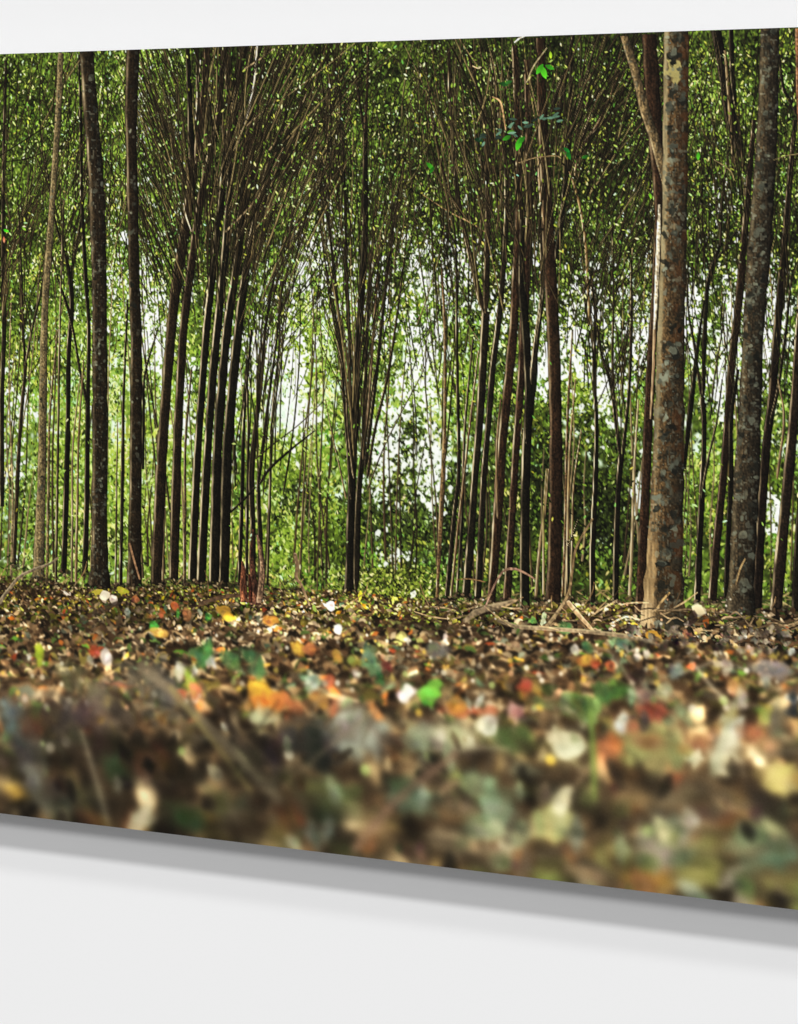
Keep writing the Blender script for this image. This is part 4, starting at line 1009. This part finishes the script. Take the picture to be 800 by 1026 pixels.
def wall_nodes(nt, b):
    n = nt.nodes.new('ShaderNodeTexNoise'); n.inputs['Scale'].default_value = 1.3
    r = nt.nodes.new('ShaderNodeMapRange'); r.inputs['To Min'].default_value = .852; r.inputs['To Max'].default_value = .862
    nt.links.new(n.outputs['Fac'], r.inputs['Value'])
    cmb = nt.nodes.new('ShaderNodeCombineColor')
    for k in ('Red', 'Green', 'Blue'): nt.links.new(r.outputs[0], cmb.inputs[k])
    nt.links.new(cmb.outputs[0], b.inputs['Base Color'])
    b.inputs['Roughness'].default_value = .9; b.inputs['Specular IOR Level'].default_value = .0


def body_nodes(nt, b):
    n = nt.nodes.new('ShaderNodeTexNoise'); n.inputs['Scale'].default_value = 60
    r = nt.nodes.new('ShaderNodeValToRGB')
    r.color_ramp.elements[0].color = (.55, .55, .56, 1); r.color_ramp.elements[1].color = (.62, .62, .63, 1)
    nt.links.new(n.outputs['Fac'], r.inputs['Fac']); nt.links.new(r.outputs['Color'], b.inputs['Base Color'])
    b.inputs['Roughness'].default_value = .4


M_INK = mat('printed_ink', ink_nodes)
M_WALL = mat('wall_paint', wall_nodes)
M_BODY = mat('panel_aluminium', body_nodes)

ZC = 1.5                      # height of the panel's centre
GAP = 0.030                   # front of the panel to the wall
THK = 0.008
TOPZ = ZC + PH / 2
root = bpy.data.objects.new('wall_print', None); col.objects.link(root)
UC = (U0 + U1) / 2
root.location = (UC, 0, ZC)
root['label'] = 'frameless forest photograph print hung just off a white wall'
root['category'] = 'wall art'

lin = srgb2lin(C)
gx = np.linspace(U0, U1, W) - UC
gz = PH / 2 - np.linspace(0, PH, H)
FID = ID[:-1, :-1]
objs = {}
names = {}
for pid, (name, label, parent, kind) in PARTS.items():
    rr, cc = np.nonzero(FID == pid)
    if len(rr) < 12: continue
    v = np.stack([rr * W + cc, (rr + 1) * W + cc, (rr + 1) * W + cc + 1, rr * W + cc + 1], 1)
    uq, inv = np.unique(v.ravel(), return_inverse=True)
    me = bpy.data.meshes.new(name)
    nv, nf = len(uq), len(rr)
    me.vertices.add(nv); me.loops.add(nf * 4); me.polygons.add(nf)
    co = np.zeros((nv, 3), np.float32)
    co[:, 0] = gx[uq % W]; co[:, 2] = gz[uq // W]; co[:, 1] = 0
    me.vertices.foreach_set('co', co.ravel())
    me.loops.foreach_set('vertex_index', inv.astype(np.int32).ravel())
    me.polygons.foreach_set('loop_start', np.arange(0, nf * 4, 4, dtype=np.int32))
    me.update(calc_edges=True)
    at = me.color_attributes.new('ink', 'FLOAT_COLOR', 'POINT')
    q = np.ones((nv, 4), np.float32); q[:, :3] = lin.reshape(-1, 3)[uq]
    at.data.foreach_set('color', q.ravel())
    me.materials.append(M_INK)
    o = bpy.data.objects.new(name, me); col.objects.link(o)
    o.parent = objs.get(parent, root)
    if label: o['label'] = label
    if kind: o['kind'] = kind
    objs[pid] = o


def box(name, x0, x1, y0, y1, z0, z1, m, parent=None, bevel=0):
    v = [(x, y, z) for x in (x0, x1) for y in (y0, y1) for z in (z0, z1)]
    f = [(0, 1, 3, 2), (4, 6, 7, 5), (0, 4, 5, 1), (2, 3, 7, 6), (0, 2, 6, 4), (1, 5, 7, 3)]
    me = bpy.data.meshes.new(name); me.from_pydata(v, [], f); me.materials.append(m)
    o = bpy.data.objects.new(name, me); col.objects.link(o); o.parent = parent
    if bevel:
        b = o.modifiers.new('bevel', 'BEVEL'); b.width = bevel; b.segments = 2
    return o


hw = (U1 - U0) / 2
box('panel', -hw, hw, .0004, THK, -PH / 2, PH / 2, M_BODY, root, .0003)
for sx in (-1, 1):
    box('hanging_bracket', sx * hw * .6 - .06, sx * hw * .6 + .06, THK, GAP - .0005, .08, .16, M_BODY, root)

wl = box('wall', UC - 3.5, UC + 3.5, GAP, GAP + .1, -1.2, 4.2, M_WALL)
wl['kind'] = 'structure'; wl['label'] = 'plain white wall'

# ------------------------------------------------------------------ light
w = bpy.data.worlds.new('World'); sc.world = w; w.use_nodes = True
w.node_tree.nodes['Background'].inputs['Color'].default_value = (1, 1, 1, 1)
w.node_tree.nodes['Background'].inputs['Strength'].default_value = .295


def lamp(name, el, share, size, az=0.0, d=60.0):
    L = bpy.data.lights.new(name, 'AREA'); L.shape = 'DISK'; L.size = size
    ce = math.cos(R(el)) * math.cos(R(az))
    L.energy = share * math.pi ** 2 * d * d / ce
    o = bpy.data.objects.new(name, L); col.objects.link(o)
    o.location = (UC + d * math.cos(R(el)) * math.sin(R(az)), -d * ce, ZC + d * math.sin(R(el)))
    o.rotation_euler = (math.pi / 2 - R(el), 0, R(az))
    return o


lamp('front_lamp', 34, .25, 12)
lamp('upper_lamp', 55, .345, 5.5)
lamp('ceiling_lamp', 65.5, .115, 5)

# ------------------------------------------------------------------ camera
cam = bpy.data.cameras.new('camera'); co_ = bpy.data.objects.new('camera', cam); col.objects.link(co_)
cam.sensor_fit = 'HORIZONTAL'; cam.sensor_width = 36; cam.lens = 36 * F / 800
hor = 54.0 / 1.0
# eye height: the line where top and bottom edges' heights agree
x_van = (54.0 - 815.0) / (0.12125 + 0.03375)
hor = top(x_van)
cam.shift_y = (hor - 513.0) / 800.0
cam.clip_end = 100
co_.location = (0, -DIST, TOPZ - (hor - top(0)) / F * plane_xy(0)[1])
co_.rotation_euler = (math.pi / 2, 0, YAW)
sc.camera = co_

sc.view_settings.view_transform = 'Standard'
sc.view_settings.look = 'None'
sc.view_settings.exposure = 0
sc.view_settings.gamma = 1
sc.cycles.max_bounces = 6
print('dots', W, H, 'parts', len(objs))
